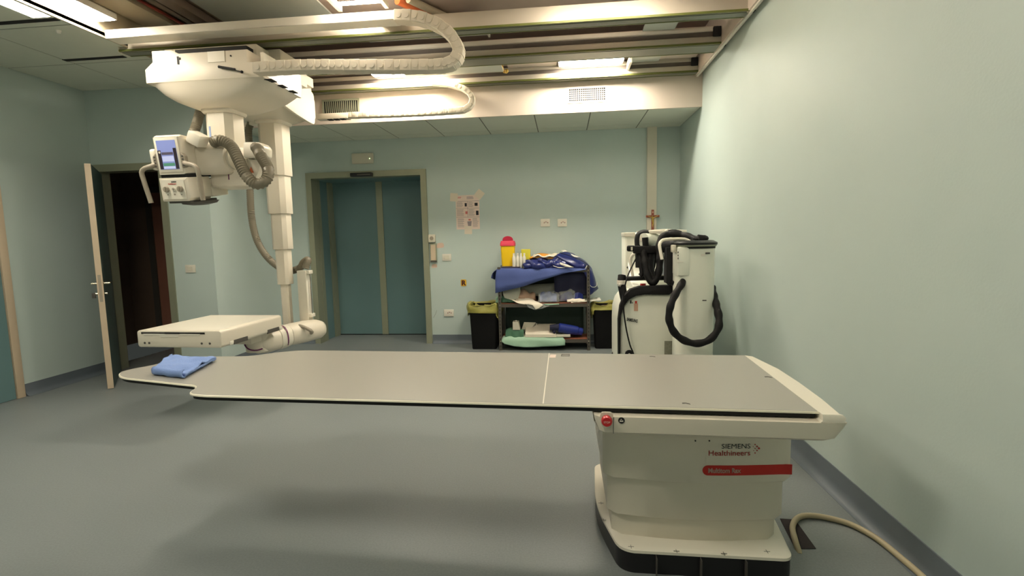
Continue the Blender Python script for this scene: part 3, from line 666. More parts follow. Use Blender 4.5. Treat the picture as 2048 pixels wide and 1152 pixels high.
# hoses
hose('supply_hose', [at(424, 286, 'y', 3.88), at(440, 281, 'y', 3.88), at(462, 292, 'y', 3.88), at(477, 320, 'y', 3.83), at(492, 350, 'y', 3.80), at(512, 368, 'y', 3.80), at(532, 360, 'y', 3.83), at(536, 338, 'y', 3.87), at(522, 312, 'y', 3.93), at(514, 297, 'y', 3.985), at(512, 296, 'y', 4.0)], .041, 'hose', ts, .02, .22)
hose('supply_hose', [at(404, 205, 'y', 4.38), at(400, 225, 'y', 4.36), at(393, 250, 'y', 4.30), at(384, 285, 'y', 4.22), (-3.06, 4.15, 2.12)], .038, 'hose', ts)

# ============================================================ CEILING STAND WITH DETECTOR
ds = thing('detector_stand', 'white telescopic ceiling stand carrying the flat detector tray on a curved arm', 'x-ray machine', (-2.85, 4.9, .35))
DX, DY = -2.85, 4.9
mb = MB(); mb.box(-3.42, -2.56, 4.50, 5.22, 2.66, 2.86, .02, 3); mb.box(-2.95, -2.58, 4.72, 5.2, 2.86, 2.99, .015); mb.build('carriage', 'white', ds)
mb = MB(); mb.loft([ring(-2.99, 4.86, .42, .355, 2.665, p=8), ring(-2.95, 4.87, .36, .32, 2.64, p=6), ring(-2.87, 4.89, .22, .22, 2.60, p=5), ring(DX, DY, .15, .15, 2.575, p=5)]); mb.build('carriage_underside', 'white', ds, ang=50)
MB().prism(roundpoly([(4.50, 2.90), (4.50, 2.665), (4.62, 2.64), (4.80, 2.615), (5.0, 2.595), (5.15, 2.59), (5.17, 2.66), (5.17, 2.90), (4.95, 2.985), (4.6, 2.985)], [.02, .02, .05, .05, .05, .05, .04, .03, .03, .03]), 'x', -2.575, -2.545, .008, 2).build('side_skirt', 'white2', ds)
MB().loft([ring(DX, DY, .14, .14, 2.59, p=5), ring(DX, DY, .14, .14, 2.56, p=5), ring(DX, DY, .128, .128, 2.545, p=5)]).build('column_collar', 'white', ds)
for w_, z0, z1, dx in ((.245, 2.05, 2.57, 0), (.198, 1.675, 2.10, .01), (.163, 1.32, 1.72, .012), (.13, .965, 1.36, .012), (.085, .50, 1.0, .012)): colsec('column_section', DX+dx, DY, w_, z0, z1, ds)
B('blue_stripe', (DX-.09, DX-.075, DY-.124, DY-.1215, 2.1, 2.3), 'bluel', ds)
# lower head on the column
def oval(c, d, r1, r2, n=28):
    """ring around point c, normal d, half sizes r1 (horizontal) and r2 (vertical)"""
    c, d = Vector(c), Vector(d).normalized(); a = d.cross(Vector((0, 0, 1))).normalized(); b = a.cross(d)
    return [c+a*r1*math.copysign(abs(math.cos(t))**.8, math.cos(t))+b*r2*math.copysign(abs(math.sin(t))**.8, math.sin(t)) for t in [2*PI*k/n for k in range(n)]]
P0 = Vector((-2.52, 4.95, .50)); K = at(516, 683, 'y', 4.36)
dv = (K-P0).normalized(); SL = (K-P0).length/.76
mb = MB(); mb.loft([oval(P0+dv*s*SL, dv, a, b) for s, a, b in ((-.02, .06, .04), (0, .10, .075), (.05, .125, .095), (.2, .135, .105), (.36, .13, .105), (.43, .12, .10))])
mb.build('lower_head', 'white', ds, ang=60)
mb = MB(); mb.loft([oval(P0+dv*s*SL+Vector((0, 0, o)), dv, a, b) for s, a, b, o in ((.42, .110, .095, 0), (.44, .12, .105, 0), (.5, .125, .11, -.005), (.56, .12, .105, -.01))])
mb.build('rotary_joint', 'white2', ds, ang=60)
MB().loft([oval(P0+dv*s*SL, dv, .1275, .1125, 32) for s in (.495, .508)], cap=False).build('purple_ring', 'purple', ds)
mb = MB(); mb.loft([oval(P0+dv*s*SL+Vector((0, 0, o)), dv, a, b) for s, a, b, o in ((.54, .115, .10, -.01), (.62, .12, .10, -.015), (.70, .12, .10, -.02), (.78, .105, .09, -.02), (.83, .06, .05, -.02))]); mb.build('elbow', 'white', ds, ang=60)
MB().loft([ring(K.x, K.y, .105, .105, z_, p=2) for z_ in (K.z-.085, K.z-.05, K.z+.10)]).build('knuckle', 'white', ds, ang=60)
arc = [K+Vector((.112*math.cos(a), .112*math.sin(a), -.06+.06*(abs(a+1.2)/1.3)**2)) for a in [(-2.7+k*.2) for k in range(11)]]
MB().tube(arc, .006, 8).build('purple_line', 'purple', ds)
hp = [at(588, 652, 'y', 4.72), at(600, 652, 'y', 4.66), at(616, 658, 'y', 4.65), at(624, 664, 'y', 4.68), at(618, 668, 'y', 4.76)]
smoothtube('handle', [tuple(p) for p in hp], .017, 'grip', ds)
# upright bracket with hose
p0, p1 = at(598, 541, 'y', 4.93), at(616, 541, 'y', 4.93)
mb = MB(); mb.box(p0.x, p1.x, 4.88, 4.98, .57, p0.z, .006); mb.box(p1.x-.005, p1.x+.03, 4.89, 4.97, p0.z-.035, p0.z, .004); mb.box(p1.x-.005, p1.x+.03, 4.89, 4.97, .62, .655, .004); mb.build('upright_bracket', 'white2', ds)
MB().cyl((p1.x+.018, 4.93, p0.z-.03), (p1.x+.018, 4.93, .62), .004, n=8).build('cable', 'greyd', ds)
hose('supply_hose', [at(502, 246, 'y', 5.0), at(497, 262, 'y', 5.0), at(499, 300, 'y', 5.02), at(500, 380, 'y', 5.02), at(504, 440, 'y', 5.04), at(516, 485, 'y', 5.05), at(540, 520, 'y', 5.06), at(572, 541, 'y', 5.06), at(598, 537, 'y', 5.03), at(607, 525, 'y', 5.0), at(616, 520, 'y', 4.96), at(611, 537, 'y', 4.93)], .034, 'hose', ds)
B('hose_clip', (-3.12, -3.0, 4.92, 5.0, 2.57, 2.60), 'white2', ds)
# detector tray, slightly turned
ZP = .72
fl, fr, rr, rl = (at(273, 661, 'z', ZP), at(441, 662, 'z', ZP), at(540, 630, 'z', ZP), at(412, 629, 'z', ZP))
ux = (fr-fl); Wd = ux.length; ux.normalize(); uy = Vector((-ux.y, ux.x, 0)); Dd = (rr-fr).dot(uy)
PM = Matrix(((ux.x, uy.x, 0, fl.x), (ux.y, uy.y, 0, fl.y), (0, 0, 1, ZP-.135), (0, 0, 0, 1)))
mb = MB(PM); mb.prism(rrect(0, Wd, 0, .135, .022), 'y', 0, Dd, .008, 2)
tr = mb.build('detector_tray', 'white', ds, ang=30)
MB(PM).box(.03, Wd-.03, .03, Dd-.05, .134, .1365, .001, 1).build('top_plate', 'white2', tr)
MB(PM).box(.04, Wd*.76+.04, -.0015, .02, .108, .122).build('cassette_slot', 'slot', tr)
MB(PM).box(Wd*.34, Wd*.52, -.003, .02, .108, .123).build('slot_catch', 'blackm', tr)
MB(PM).box(.06, Wd*.28, -.003, .0, .098, .110, .001, 1).build('slot_lip', 'trimw', tr); MB(PM).box(Wd*.28, Wd*.5, -.003, .0, .084, .110, .001, 1).build('slot_lip', 'trimw', tr); MB(PM).box(Wd*.5, Wd*.76, -.003, .0, .098, .110, .001, 1).build('slot_lip', 'trimw', tr)
for x_ in (.065, .105, Wd-.17, Wd-.10): MB(PM).cyl((x_, -.0025, .035), (x_, .0, .035), .009, n=12).build('screw_hole', 'greyd', tr)
for y_ in (.14, .58):
    MB(PM).box(Wd-.01, Wd+.002, y_*Dd/.8, y_*Dd/.8+.17, -.001, .035, .002, 1).build('side_grip', 'greyd', tr)
    MB(PM).box(Wd-.01, Wd+.005, y_*Dd/.8-(.05 if y_ < .3 else -.175), y_*Dd/.8+(-.005 if y_ < .3 else .22), -.001, .035, .008, 2).build('button', 'trimw', tr)
MB().box(K.x-.13, K.x+.08, K.y-.22, K.y+.0, .50, .588, .01).build('tray_mount', 'white', ds)
print('tray', Wd, Dd, fl, fr, rr, K)

# ============================================================ PATIENT TABLE
pt = thing('patient_table', 'large grey-topped x-ray patient table on a white pedestal, near the right wall', 'table', (.55, 2.4, 0))
ZT_ = .75; an = math.radians(-2.54); O = Vector((.905, 1.863, 0))
TU = Vector((math.cos(an), math.sin(an), 0)); TV = Vector((-TU.y, TU.x, 0))
TM = Matrix(((TU.x, TV.x, 0, O.x), (TU.y, TV.y, 0, O.y), (0, 0, 1, 0), (0, 0, 0, 1)))
def loc(x, y):
    p = at(x, y, 'z', ZT_)-O; return (p.dot(TU), p.dot(TV))
c1 = loc(376, 768); c2 = loc(392, 790); tip = loc(241, 752); tb = loc(330, 714); s1 = loc(500, 711); s2 = loc(560, 702); s3 = loc(605, 699)
outline = [(0, 0), (c2[0]+.02, .0), (c2[0]-.06, .02), (c2[0]-.10, c1[1]-.02), (c1[0]-.03, c1[1]), (tip[0]+.01, .235), (tip[0]-.10, .34), (tip[0]+.0, .52), (tb[0], .665), (s1[0]-.1, .69), (s1[0], .70), (s2[0], .80), (s3[0], .862), (0, .862)]
outline = roundpoly(outline, [0, .10, .10, .06, .06, .10, .08, .12, .10, .1, .08, .1, .10, 0])
def inset(poly, d):
    out = []; n = len(poly)
    for i in range(n):
        a, b, c = Vector(poly[i-1]), Vector(poly[i]), Vector(poly[(i+1) % n])
        e1, e2 = (b-a), (c-b)
        if e1.length < 1e-6: e1 = e2
        if e2.length < 1e-6: e2 = e1
        nn = Vector((-(e1.normalized()+e2.normalized()).y, (e1.normalized()+e2.normalized()).x)).normalized(); out.append(tuple(b+nn*d))
    return out
area = sum(outline[i-1][0]*outline[i][1]-outline[i][0]*outline[i-1][1] for i in range(len(outline)))
sg = 1 if area > 0 else -1
mb = MB(TM); mb.loft([[(x, y, ZT_-.009) for x, y in outline], [(x, y, ZT_-.004) for x, y in outline], [(x, y, ZT_-.001) for x, y in inset(outline, .003*sg)]])
top = mb.build('tabletop', 'topedge', pt, ang=50)
mb = MB(TM); mb.prism(inset(outline, .006*sg), 'z', ZT_-.002, ZT_); mb.build('top_surface', 'top', top, ang=50)
mb = MB(TM); mb.prism(inset(outline, .012*sg), 'z', ZT_-.026, ZT_-.0085); mb.build('under_tray', 'blackm', top, ang=50)
j0, j1 = loc(1098, 707), loc(1085, 811)
mb = MB(TM); mb.prism([(j0[0]-.002, .855), (j0[0]+.003, .855), (j1[0]+.003, .006), (j1[0]-.002, .006)], 'z', ZT_, ZT_+.0006); mb.build('marker_line', 'trimw', top)
q = loc(1106, 711); MB(TM).box(q[0]-.016, q[0]+.016, q[1]-.05, q[1]+.02, ZT_, ZT_+.0007).build('label_sticker', 'paper', top)
q = loc(1131, 710)
mb = MB(TM)
for k in range(4): mb.box(q[0]-.02, q[0]+.02, q[1]-.03+.015*k, q[1]-.025+.015*k, ZT_, ZT_+.0007)
mb.box(q[0]-.023, q[0]-.019, q[1]-.03, q[1]+.02, ZT_, ZT_+.0007); mb.box(q[0]+.019, q[0]+.023, q[1]-.03, q[1]+.02, ZT_, ZT_+.0007); mb.build('load_symbol', 'greyd', top)
for px_ in ((1373, 809), (1304, 712), (1536, 754)):
    q = loc(*px_); MB(TM @ Matrix.Translation((q[0], q[1]+(.012 if px_[0] == 1373 else -.012 if px_[0] == 1304 else 0), 0))).prism([(-.014, -.004), (.0, -.001), (.015, -.012), (.013, .0), (.0, .008), (-.013, .006)], 'z', ZT_, ZT_+.0012).build('mark', 'greyd', top)
# white frame: right end cap wrapping round, and front apron
e_out = [loc(*p) for p in ((1508, 712), (1560, 737), (1602, 764), (1648, 797), (1684, 827))]
endp = [(.0, .875)] + e_out + [(.075, -.03), (.0, -.03)]
mb = MB(TM); mb.loft([[(x-.006, y, ZT_-.030) for x, y in endp], [(x, y, ZT_-.024) for x, y in endp], [(x, y, ZT_-.010) for x, y in endp], [(x-.008 if x > .02 else x, min(max(y, -.024), .868), ZT_-.002) for x, y in endp]])
mb.build('end_cap', 'white2', pt, ang=40)
AX0 = -.80
def sect(x0, k, y0, z):
    pts = [(x0, .86-.02), (x0, y0+.02), (x0+.02, y0), (.04*k, y0)] + [(x-.075*(1-k) if x > .03 else x, y) for x, y in [(.085, y0+.012)]+[(q_[0], q_[1]) for q_ in e_out[::-1][1:]]] + [(.0, .872), (x0+.02, .872)]
    return [(a_, b_, z) for a_, b_ in pts]
mb = MB(TM); mb.loft([sect(AX0+.05, .1, .06, .635), sect(AX0+.035, .35, .0, .642), sect(AX0+.022, .5, -.028, .658), sect(AX0+.005, .85, -.032, .70), sect(AX0, 1, -.032, .719)])
ap = mb.build('frame', 'white', pt, ang=40)
MB(TM).box(AX0+.072, AX0+.074, -.0335, -.03, .655, .718).build('seam', 'greyd', ap)
# emergency stop
ec = at(1213, 838, 'y', 1.87); 
EM = Matrix.Translation((ec.x, O.y+TU.y*((ec.x-O.x)/TU.x)-.032, ec.z)) @ Matrix.Rotation(an, 4, 'Z')
es = MB(EM).prism(roundpoly([(-.026, .030), (.026, .030), (.020, -.034), (-.018, -.034)], .018), 'y', -.003, .002, .001, 1).build('button_recess', 'offw', ap)
mb = MB(EM); mb.loft([[(x, -.003, z) for x, z, _ in ring(0, .0, .019, .019, 0, p=2)], [(x, -.020, z) for x, z, _ in ring(0, .0, .021, .021, 0, p=2)], [(x, -.028, z) for x, z, _ in ring(0, .0, .017, .017, 0, p=2)]]); mb.build('stop_button', 'redb', ap, ang=50)
text('stop_lettering', 'STOP', .010, 'whitetxt', ap, EM @ Matrix.Translation((0, -.0285, -.004)) @ Matrix.Rotation(PI/2, 4, 'X'), 0, 'CENTER', ext=.0003)
q = at(1243, 841, 'y', 1.86)
DM = Matrix.Translation((q.x, O.y+TU.y*((q.x-O.x)/TU.x)-.0325, q.z)) @ Matrix.Rotation(an, 4, 'Z')
MB(DM).cyl((0, 0, 0), (0, -.0015, 0), .012, n=24).build('manual_symbol', 'black', ap)
mb = MB(DM); mb.ball((-.001, -.0018, .004), .0025, .0005, .0025, 8); mb.prism([(-.007, -.005), (.007, -.005), (.006, .001), (0, -.001), (-.006, .001)], 'y', -.0022, -.0014); mb.build('symbol_figure', 'trimw', ap)
# pedestal: three nested covers with a bowed front
def ped(x0, x1, y0, y1, z, bow=.03, r=.04):
    p = []
    n = 9
    for k in range(n+1):
        t = k/n; p.append((x0+r+(x1-x0-2*r)*t, y0-bow*math.sin(PI*t)*.9))
    p += [(x1, y0+r), (x1, y1-r), (x1-r, y1), (x0+r, y1), (x0, y1-r), (x0, y0+r)]
    q = []; N = len(p)
    for i, a in enumerate(p): q.append(a)
    return [(a, b, z) for a, b in q]
BX0, BX1, BY0, BY1 = .175, .90, 2.09, 2.63
def tier(name, e, z0, z1, m='white'):
    return MB().loft([ped(BX0-e+.004, BX1+e-.004, BY0-e+.004, BY1+e, z0), ped(BX0-e, BX1+e, BY0-e, BY1+e, z0+.005), ped(BX0-e, BX1+e, BY0-e, BY1+e, z1)]).build(name, m, pt, ang=40)
tier('pedestal_cover', -.020, .09, .25); tier('pedestal_cover', .0, .205, .42); ptop = tier('pedestal_cover', .020, .378, .60)
MB().loft([ped(BX0-.03, BX1+.03, BY0-.03, BY1+.03, .575), ped(BX0-.06, BX1+.05, BY0-.10, BY1+.08, .64)]).build('pedestal_collar', 'white', pt)
FY = BY0-.012-.030
mb = MB()
def fy(x):   # front surface of the top cover at x
    t = min(1, max(0, (x-(BX0-.012)-.04)/(BX1-BX0+.024-.08))); return BY0-.020-.027*math.sin(PI*t)
rows = []
xa = at(1404, 941, 'y', 2.05).x; xs = [xa+.024*(1-math.cos(PI/2*k/8)) for k in range(9)] + [xa+.024+k*(BX1+.010-xa-.024)/14 for k in range(1, 15)]
za, zb_ = at(1583, 951, 'y', 2.06).z, at(1583, 931, 'y', 2.06).z; zc = (za+zb_)/2; hh = (zb_-za)/2
for x in xs:
    d_ = x-xs[0]; h_ = hh*math.sqrt(max(0.02, 1-(1-min(1, d_/hh))**2)); yy = fy(x)-.0015
    rows.append([(x, yy, zc-h_), (x, yy, zc+h_), (x, yy+.003, zc+h_), (x, yy+.003, zc-h_)])
mb.loft(rows); mb.build('red_stripe', 'red', pt)
lx = at(1502, 898, 'y', 2.045)
def ptext(nm, s, x0, x1, zbase, h, m, bold):
    o_y = min(fy(x0), fy(x1))-.0035
    o = text(nm, s, h, m, pt, facing((0, 0, 0)), bold)
    me = o.data; xs_ = [v.co.x for v in me.vertices]; zs_ = [v.co.z for v in me.vertices]; a, b = min(xs_), max(xs_); off = pt.location
    zmin = min(v.co.z for v in me.vertices)
    z0_ = zbase
    for v in me.vertices:
        X = x0+(v.co.x-a)/(b-a)*(x1-x0); v.co = (X-off.x, fy(X)-.0022-off.y+(v.co.y-min(0, v.co.y))*0, z0_+(v.co.z+off.z)-off.z)
    return o
def X_(px, py=900): return at(px, py, 'y', 2.045).x
ptext('maker_lettering', 'SIEMENS', X_(1443), X_(1502), at(1470, 897.5, 'y', 2.045).z, .0285, 'dark', 0)
ptext('maker_lettering', 'Healthineers', X_(1417), X_(1502), at(1470, 911.5, 'y', 2.045).z, .031, 'redtxt', .0002)
ptext('model_lettering', 'Multitom Rax', X_(1416, 940), X_(1483, 940), at(1450, 945.5, 'y', 2.045).z, .027, 'whitetxt', .0011)
mb = MB()
for px_, r in (((1520, 899), .0042), ((1516, 895), .003), ((1512, 891), .0024), ((1516, 903), .0026), ((1512, 908), .0024), ((1512, 899), .0018), ((1508, 895), .0014), ((1509, 903), .0014)):
    p = at(*px_, 'y', 2.045); mb.cyl((p.x, fy(p.x)-.001, p.z), (p.x, fy(p.x)-.0028, p.z), r, n=12)
mb.build('maker_dots', 'redtxt', pt)
for px_ in ((1391, 882), (1419, 882)):
    p = at(*px_, 'y', 2.04); MB().cyl((p.x, fy(p.x)-.003, p.z), (p.x, fy(p.x), p.z), .003, n=8).build('screw', 'slot', pt)
# floor plate
fp = roundpoly([(.215, 2.015), (.895, 1.995), (.955, 2.42), (.93, 2.80), (.16, 2.80), (.135, 2.35)], [.06, .04, .2, .06, .06, .3], 8)
fp2 = []
for (x, y) in fp:
    if y < 2.04: y -= .045*math.sin(PI*min(1, max(0, (x-.2)/(.7))))*.6
    fp2.append((x, y))
a2 = sum(fp2[i-1][0]*fp2[i][1]-fp2[i][0]*fp2[i-1][1] for i in range(len(fp2))); s2_ = 1 if a2 > 0 else -1
mb = MB(); mb.loft([[(x, y, .088) for x, y in fp2], [(x, y, .100) for x, y in fp2], [(x, y, .106) for x, y in inset(fp2, .008*s2_)]]); flo = mb.build('floor_plate', 'white2', pt, ang=50)
mb = MB(); mb.loft([[(x, y, .0) for x, y in inset(fp2, .003*s2_)], [(x, y, .0885) for x, y in inset(fp2, .003*s2_)]]); sk = mb.build('black_skirt', 'black', pt, ang=50)
for px_ in (1313, 1402, 1492):
    p = at(px_, 1140, 'y', 1.985); MB().box(p.x-.001, p.x+.001, 1.97, 2.0, .0, .0885).build('seam', 'greyd', sk)
for px_ in ((1262, 1093), (1353, 1102), (1448, 1107), (1534, 1103), (1207, 1040), (1202, 1006)):
    p = at(*px_, 'z', .1065); mb = MB(); mb.box(p.x-.012, p.x+.012, p.y-.0008, p.y+.0008, .1055, .107); mb.box(p.x-.0008, p.x+.0008, p.y-.012, p.y+.012, .1055, .107); mb.build('alignment_mark', 'greyd', flo)
# towel on the head end
tc = at(370, 729, 'z', .765)
tw = thing('folded_towel', 'folded light blue cloth on the narrow head end of the patient table', 'towel', (tc.x, tc.y, .751))
A, Bc, C_, D = (at(432, 712, 'z', .78), at(345, 711, 'z', .78), at(310, 738, 'z', .78), at(370, 745, 'z', .78))
def lerp(a, b, t): return a+(b-a)*t
def quadrow(A, Bc, C_, D, nu, nv, zf):
    rows = []
    for i in range(nv+1):
        v = i/nv; l = lerp(Bc, C_, v); r = lerp(A, D, v)
        rows.append([Vector((lerp(l, r, j/nu).x, lerp(l, r, j/nu).y, zf(j/nu, v))) for j in range(nu+1)])
    return rows
lay = quadrow(A, Bc, C_, D, 8, 6, lambda u, v: .79+.006*math.sin(u*7)*math.sin(v*5)-.012*u*u-.01*(abs(v-.5)*2)**3)
low = quadrow(A, Bc, C_, D, 8, 6, lambda u, v: .770+.003*math.sin(u*5))
sheet('upper_fold', lay, 'blue', tw, .007, 2, .020, 16, 1)
sheet('lower_fold', low, 'blue', tw, .012, 2, .006, 22, 4)
bot = quadrow(A+Vector((-.02, 0, 0)), Bc, C_+Vector((.01, 0, 0)), D+Vector((-.01, .0, 0)), 8, 6, lambda u, v: .758)
sheet('lower_fold', bot, 'blue', tw, .011, 1, .003, 22, 6)
rows = []
for k in range(7):
    a = PI*k/6; rows.append([lerp(C_, D, j/8)+Vector((0, -.016*math.sin(a)-.0, .772+.016*math.cos(a)-.78+.003*math.sin(j))) for j in range(9)])
sheet('front_fold', rows, 'blue', tw, .006, 1, .008, 20, 9)
rows = []
for k in range(7):
    a = PI*k/6; rows.append([lerp(Bc, C_, j/6)+Vector((-.016*math.sin(a), -.0, .772+.016*math.cos(a)-.78)) for j in range(7)])
sheet('front_fold', rows, 'blue', tw, .006, 1, .006, 20, 12)
# cable and floor opening
cpts = [(1598, 1096), (1588, 1075), (1583, 1050), (1592, 1033), (1612, 1027), (1650, 1031), (1700, 1045), (1750, 1072), (1800, 1112), (1850, 1156), (1930, 1240)]
cp_ = [at(x+2, y+4, 'z', .014) for x, y in cpts]; cp_[0].z = -.02
cab = smoothtube('floor_cable', [(p.x, p.y, max(.0135, p.z) if i else -.01) for i, p in enumerate(cp_)], .013, 'cord', None, 14)
tag(cab, 'thick beige cable curving over the floor from the table pedestal', 'cable')
hole = [at(*p, 'z', 0) for p in ((1560, 1038), (1590, 1040), (1632, 1098), (1590, 1098))]
tag(MB().prism([(p.x, p.y) for p in hole], 'z', .0005, .003).build('floor_opening', 'hole', smooth=False), 'dark cable opening in the floor beside the table pedestal', 'floor opening')

# ============================================================ STEEL SHELF
sh = thing('steel_shelf', 'grey slotted-angle steel shelf rack standing against the far wall between two bins', 'shelf', (-.245, 6.28, 0))
SX0, SX1, SY0, SY1 = -.805, .305, 6.10, 6.46
for x, sx_ in ((SX0, 1), (SX1, -1)):
    for y, sy_ in ((SY0, 1), (SY1, -1)):
        p = MB(); p.box(min(x, x+sx_*.035), max(x, x+sx_*.035), y-.0015, y+.0015, 0, 1.03); p.box(x-.0015, x+.0015, min(y, y+sy_*.035), max(y, y+sy_*.035), 0, 1.03)
        po = p.build('post', 'steel', sh, smooth=False)
        if y == SY0:
            h = MB()
            for k in range(22): h.box(x+sx_*.017-.005, x+sx_*.017+.005, y-.0022, y-.0014, .04+.045*k, .062+.045*k)
            h.build('slots', 'blackm', po)
for z in (.115, .555, .975):
    mb = MB(); mb.box(SX0+.002, SX1-.002, SY0+.004, SY0+.006, z-.02, z+.02); mb.box(SX0+.002, SX1-.002, SY0+.004, SY1-.004, z+.018, z+.021); mb.box(SX0+.002, SX1-.002, SY1-.006, SY1-.004, z-.02, z+.02)
    s_ = mb.build('shelf_board', 'steel' , sh, smooth=False)
    for x in (SX0+.018, SX1-.018): MB().cyl((x, SY0-.002, z), (x, SY0-.007, z), .007, n=10).build('bolt', 'chrome', s_)
for z in (.137, .577): B('shelf_liner', (SX0+.02, SX1-.02, SY0+.01, SY1-.01, z, z+.003), 'brown', sh)
tag(sheet('shelf_shade_sheet', [[Vector((x, 6.475+.008*math.sin(x*23), z)) for x in [-.76+.1*k for k in range(11)]] for z in (.02, .3, .6, .96)], 'tealgreen', None, .004, 1, .004, 8), 'dark green-black sheet added as the shade behind the steel shelf', 'sheet')  # added dark sheet, stands in for the shade behind the shelf

def P(px, py, y): return at(px, py, 'y', y)
# top: blue cloth with hanging front
ZS_ = .997
rows = []
n = 16
xt0, xt1 = P(993, 536, 6.09).x, P(1172, 530, 6.09).x
def bot_z(t):   # lower edge of the hanging cloth
    pts = [(0, 585), (.1, 581), (.3, 573), (.5, 561), (.75, 548), (1.0, 540)]
    for (a, ya), (b, yb) in zip(pts, pts[1:]):
        if t <= b+1e-6: yy = ya+(yb-ya)*(t-a)/(b-a); break
    return P(1080, yy, 6.08).z
xs = [xt0+(xt1-xt0)*k/n for k in range(n+1)]
back = [Vector((x, 6.44, ZS_+.004)) for x in xs]; mid = [Vector((x, 6.2, ZS_+.004)) for x in xs]; fr_ = [Vector((x, 6.092, ZS_+.003)) for x in xs]
h1 = [Vector((x-.015*(1-k/n), 6.078+.008*math.sin(x*17), lerp(ZS_, bot_z(k/n), .4))) for k, x in enumerate(xs)]
h2 = [Vector((x-.02*(1-k/n), 6.072+.012*math.sin(x*17+1), bot_z(k/n))) for k, x in enumerate(xs)]
dr_ = sheet('blue_drape', [back, mid, fr_, h1, h2], 'drape', None, .003, 1, .006, 9, 2)
tag(dr_, 'medium blue nonwoven cloth covering the shelf top and hanging slantwise', 'cloth')
# left tail of the drape
lt = [[Vector((xt0+.005, y, ZS_+.003)) for y in (6.10, 6.2, 6.3, 6.42)], [Vector((xt0-.05, y, ZS_-.04)) for y in (6.10, 6.2, 6.3, 6.42)], [Vector((xt0-.07+.03*k, y, ZS_-.10-.03*math.sin(k*2))) for k, y in enumerate((6.10, 6.2, 6.3, 6.42))]]
sheet('drape_tail', lt, 'drape', dr_, .003, 1, .006, 9, 5)
# sharps container, tray, bottles
c = P(1014, 523, 6.2)
sc_ = thing('sharps_container', 'yellow sharps container with red lid, on the left of the shelf top', 'sharps container', (c.x, 6.25, 1.035))
x0, x1 = P(1001, 500, 6.19).x, P(1029, 500, 6.19).x; zt, zl = P(1014, 491, 6.19).z, P(1014, 483, 6.19).z
def rbox(x0, x1, y0, y1, r, z): return [(x, y, z) for x, y in rrect(x0, x1, y0, y1, r, 4)]
MB().loft([rbox(x0+.01, x1-.01, 6.20, 6.31, .02, 1.035), rbox(x0, x1, 6.19, 6.32, .02, zt)]).build('body', 'yellow', sc_)
MB().loft([rbox(x0-.006, x1+.006, 6.184, 6.326, .022, zt-.005), rbox(x0-.006, x1+.006, 6.184, 6.326, .022, zt+.025), rbox(x0+.004, x1-.004, 6.194, 6.316, .02, zl+.008)]).build('lid', 'pink', sc_)
zz = P(1014, 473, 6.25).z; cx = (x0+x1)/2
MB().prism([(cx-.066, zl+.005)] + [(cx+.066*math.cos(a)*-1, zz-.04+.045*math.sin(a)) for a in [PI*k/10 for k in range(11)]] + [(cx+.066, zl+.005)], 'y', 6.235, 6.25, .004, 1).build('flap', 'pinkd', sc_)
xa, xb = P(1001, 528, 6.15).x, P(1043, 528, 6.15).x
gt = thing('kidney_tray', 'grey shallow tray under the yellow sharps container and bottles', 'tray', ((xa+xb)/2, 6.22, 1.003))
MB().loft([rbox(xa+.03, xb-.03, 6.15, 6.36, .03, 1.003), rbox(xa, xb, 6.13, 6.38, .04, 1.03), rbox(xa+.005, xb-.005, 6.135, 6.375, .04, 1.031), rbox(xa+.03, xb-.03, 6.155, 6.355, .03, 1.012)]).build('dish', 'tray', gt)
def bottle(x, y, lab):
    b = thing('plastic_bottle', lab, 'bottle', (x, y, 1.014), 'small clear bottles by the sharps container')
    MB().loft([[(x+r*math.cos(a), y+r*math.sin(a), z) for a in [2*PI*k/16 for k in range(16)]] for r, z in ((.018, 1.014), (.0205, 1.02), (.0205, 1.14), (.012, 1.16), (.010, 1.166))]).build('body', 'bottle', b)
    MB().cyl((x, y, 1.162), (x, y, 1.192), .012, n=14).build('cap', 'trimw', b); return b
xb0 = P(1028, 520, 6.17).x
for k, (dx, dy, lab) in enumerate(((0, 0, 'small clear bottle with white cap, nearest the sharps container'), (.045, .012, 'small clear bottle, second from the sharps container'), (.086, 0, 'small clear bottle, third from the sharps container'), (.126, .015, 'small clear bottle, farthest from the sharps container'))): bottle(xb0+dx, 6.165+dy, lab)
x0, x1 = P(1043, 515, 6.3).x, P(1061, 515, 6.3).x
tag(MB().box(x0, x1, 6.27, 6.30, 1.003, P(1050, 498.5, 6.27).z, .003).build('yellow_carton', 'ygreen'), 'small yellow-green carton standing behind the bottles', 'box')
# orange envelope and foil bundle
oe = sheet('orange_folder', [[Vector((P(1060, 505, 6.3).x+.10*j, y, 1.125+.012*math.sin(j*1.3)+.02*i*(1 if j else 0))) for j in range(6)] for i, y in enumerate((6.22, 6.30, 6.38))], 'orange', None, .018, 2, .012, 9, 3)
tag(oe, 'crumpled orange folder lying on the navy apron under the shiny foil', 'folder')
fo = sheet('foil_bundle', [[Vector((P(1066, 500, 6.3).x+.085*j, y, 1.152+.012*math.sin(j*2.1+i)-.03*(j > 4))) for j in range(7)] for i, y in enumerate((6.20, 6.27, 6.34, 6.42))], 'foil', None, .016, 2, .03, 16, 8)
tag(fo, 'crumpled clear shiny packaging on top of the orange folder', 'packaging')
pl = [[P(1122, 501, 6.33), P(1130, 500, 6.33)], [P(1130, 507, 6.25), P(1142, 508, 6.25)], [P(1150, 514, 6.2), P(1160, 515, 6.2)]]
tag(sheet('white_strap', pl, 'trimw', None, .004, 2), 'white strip sticking out behind the navy apron heap', 'strip')
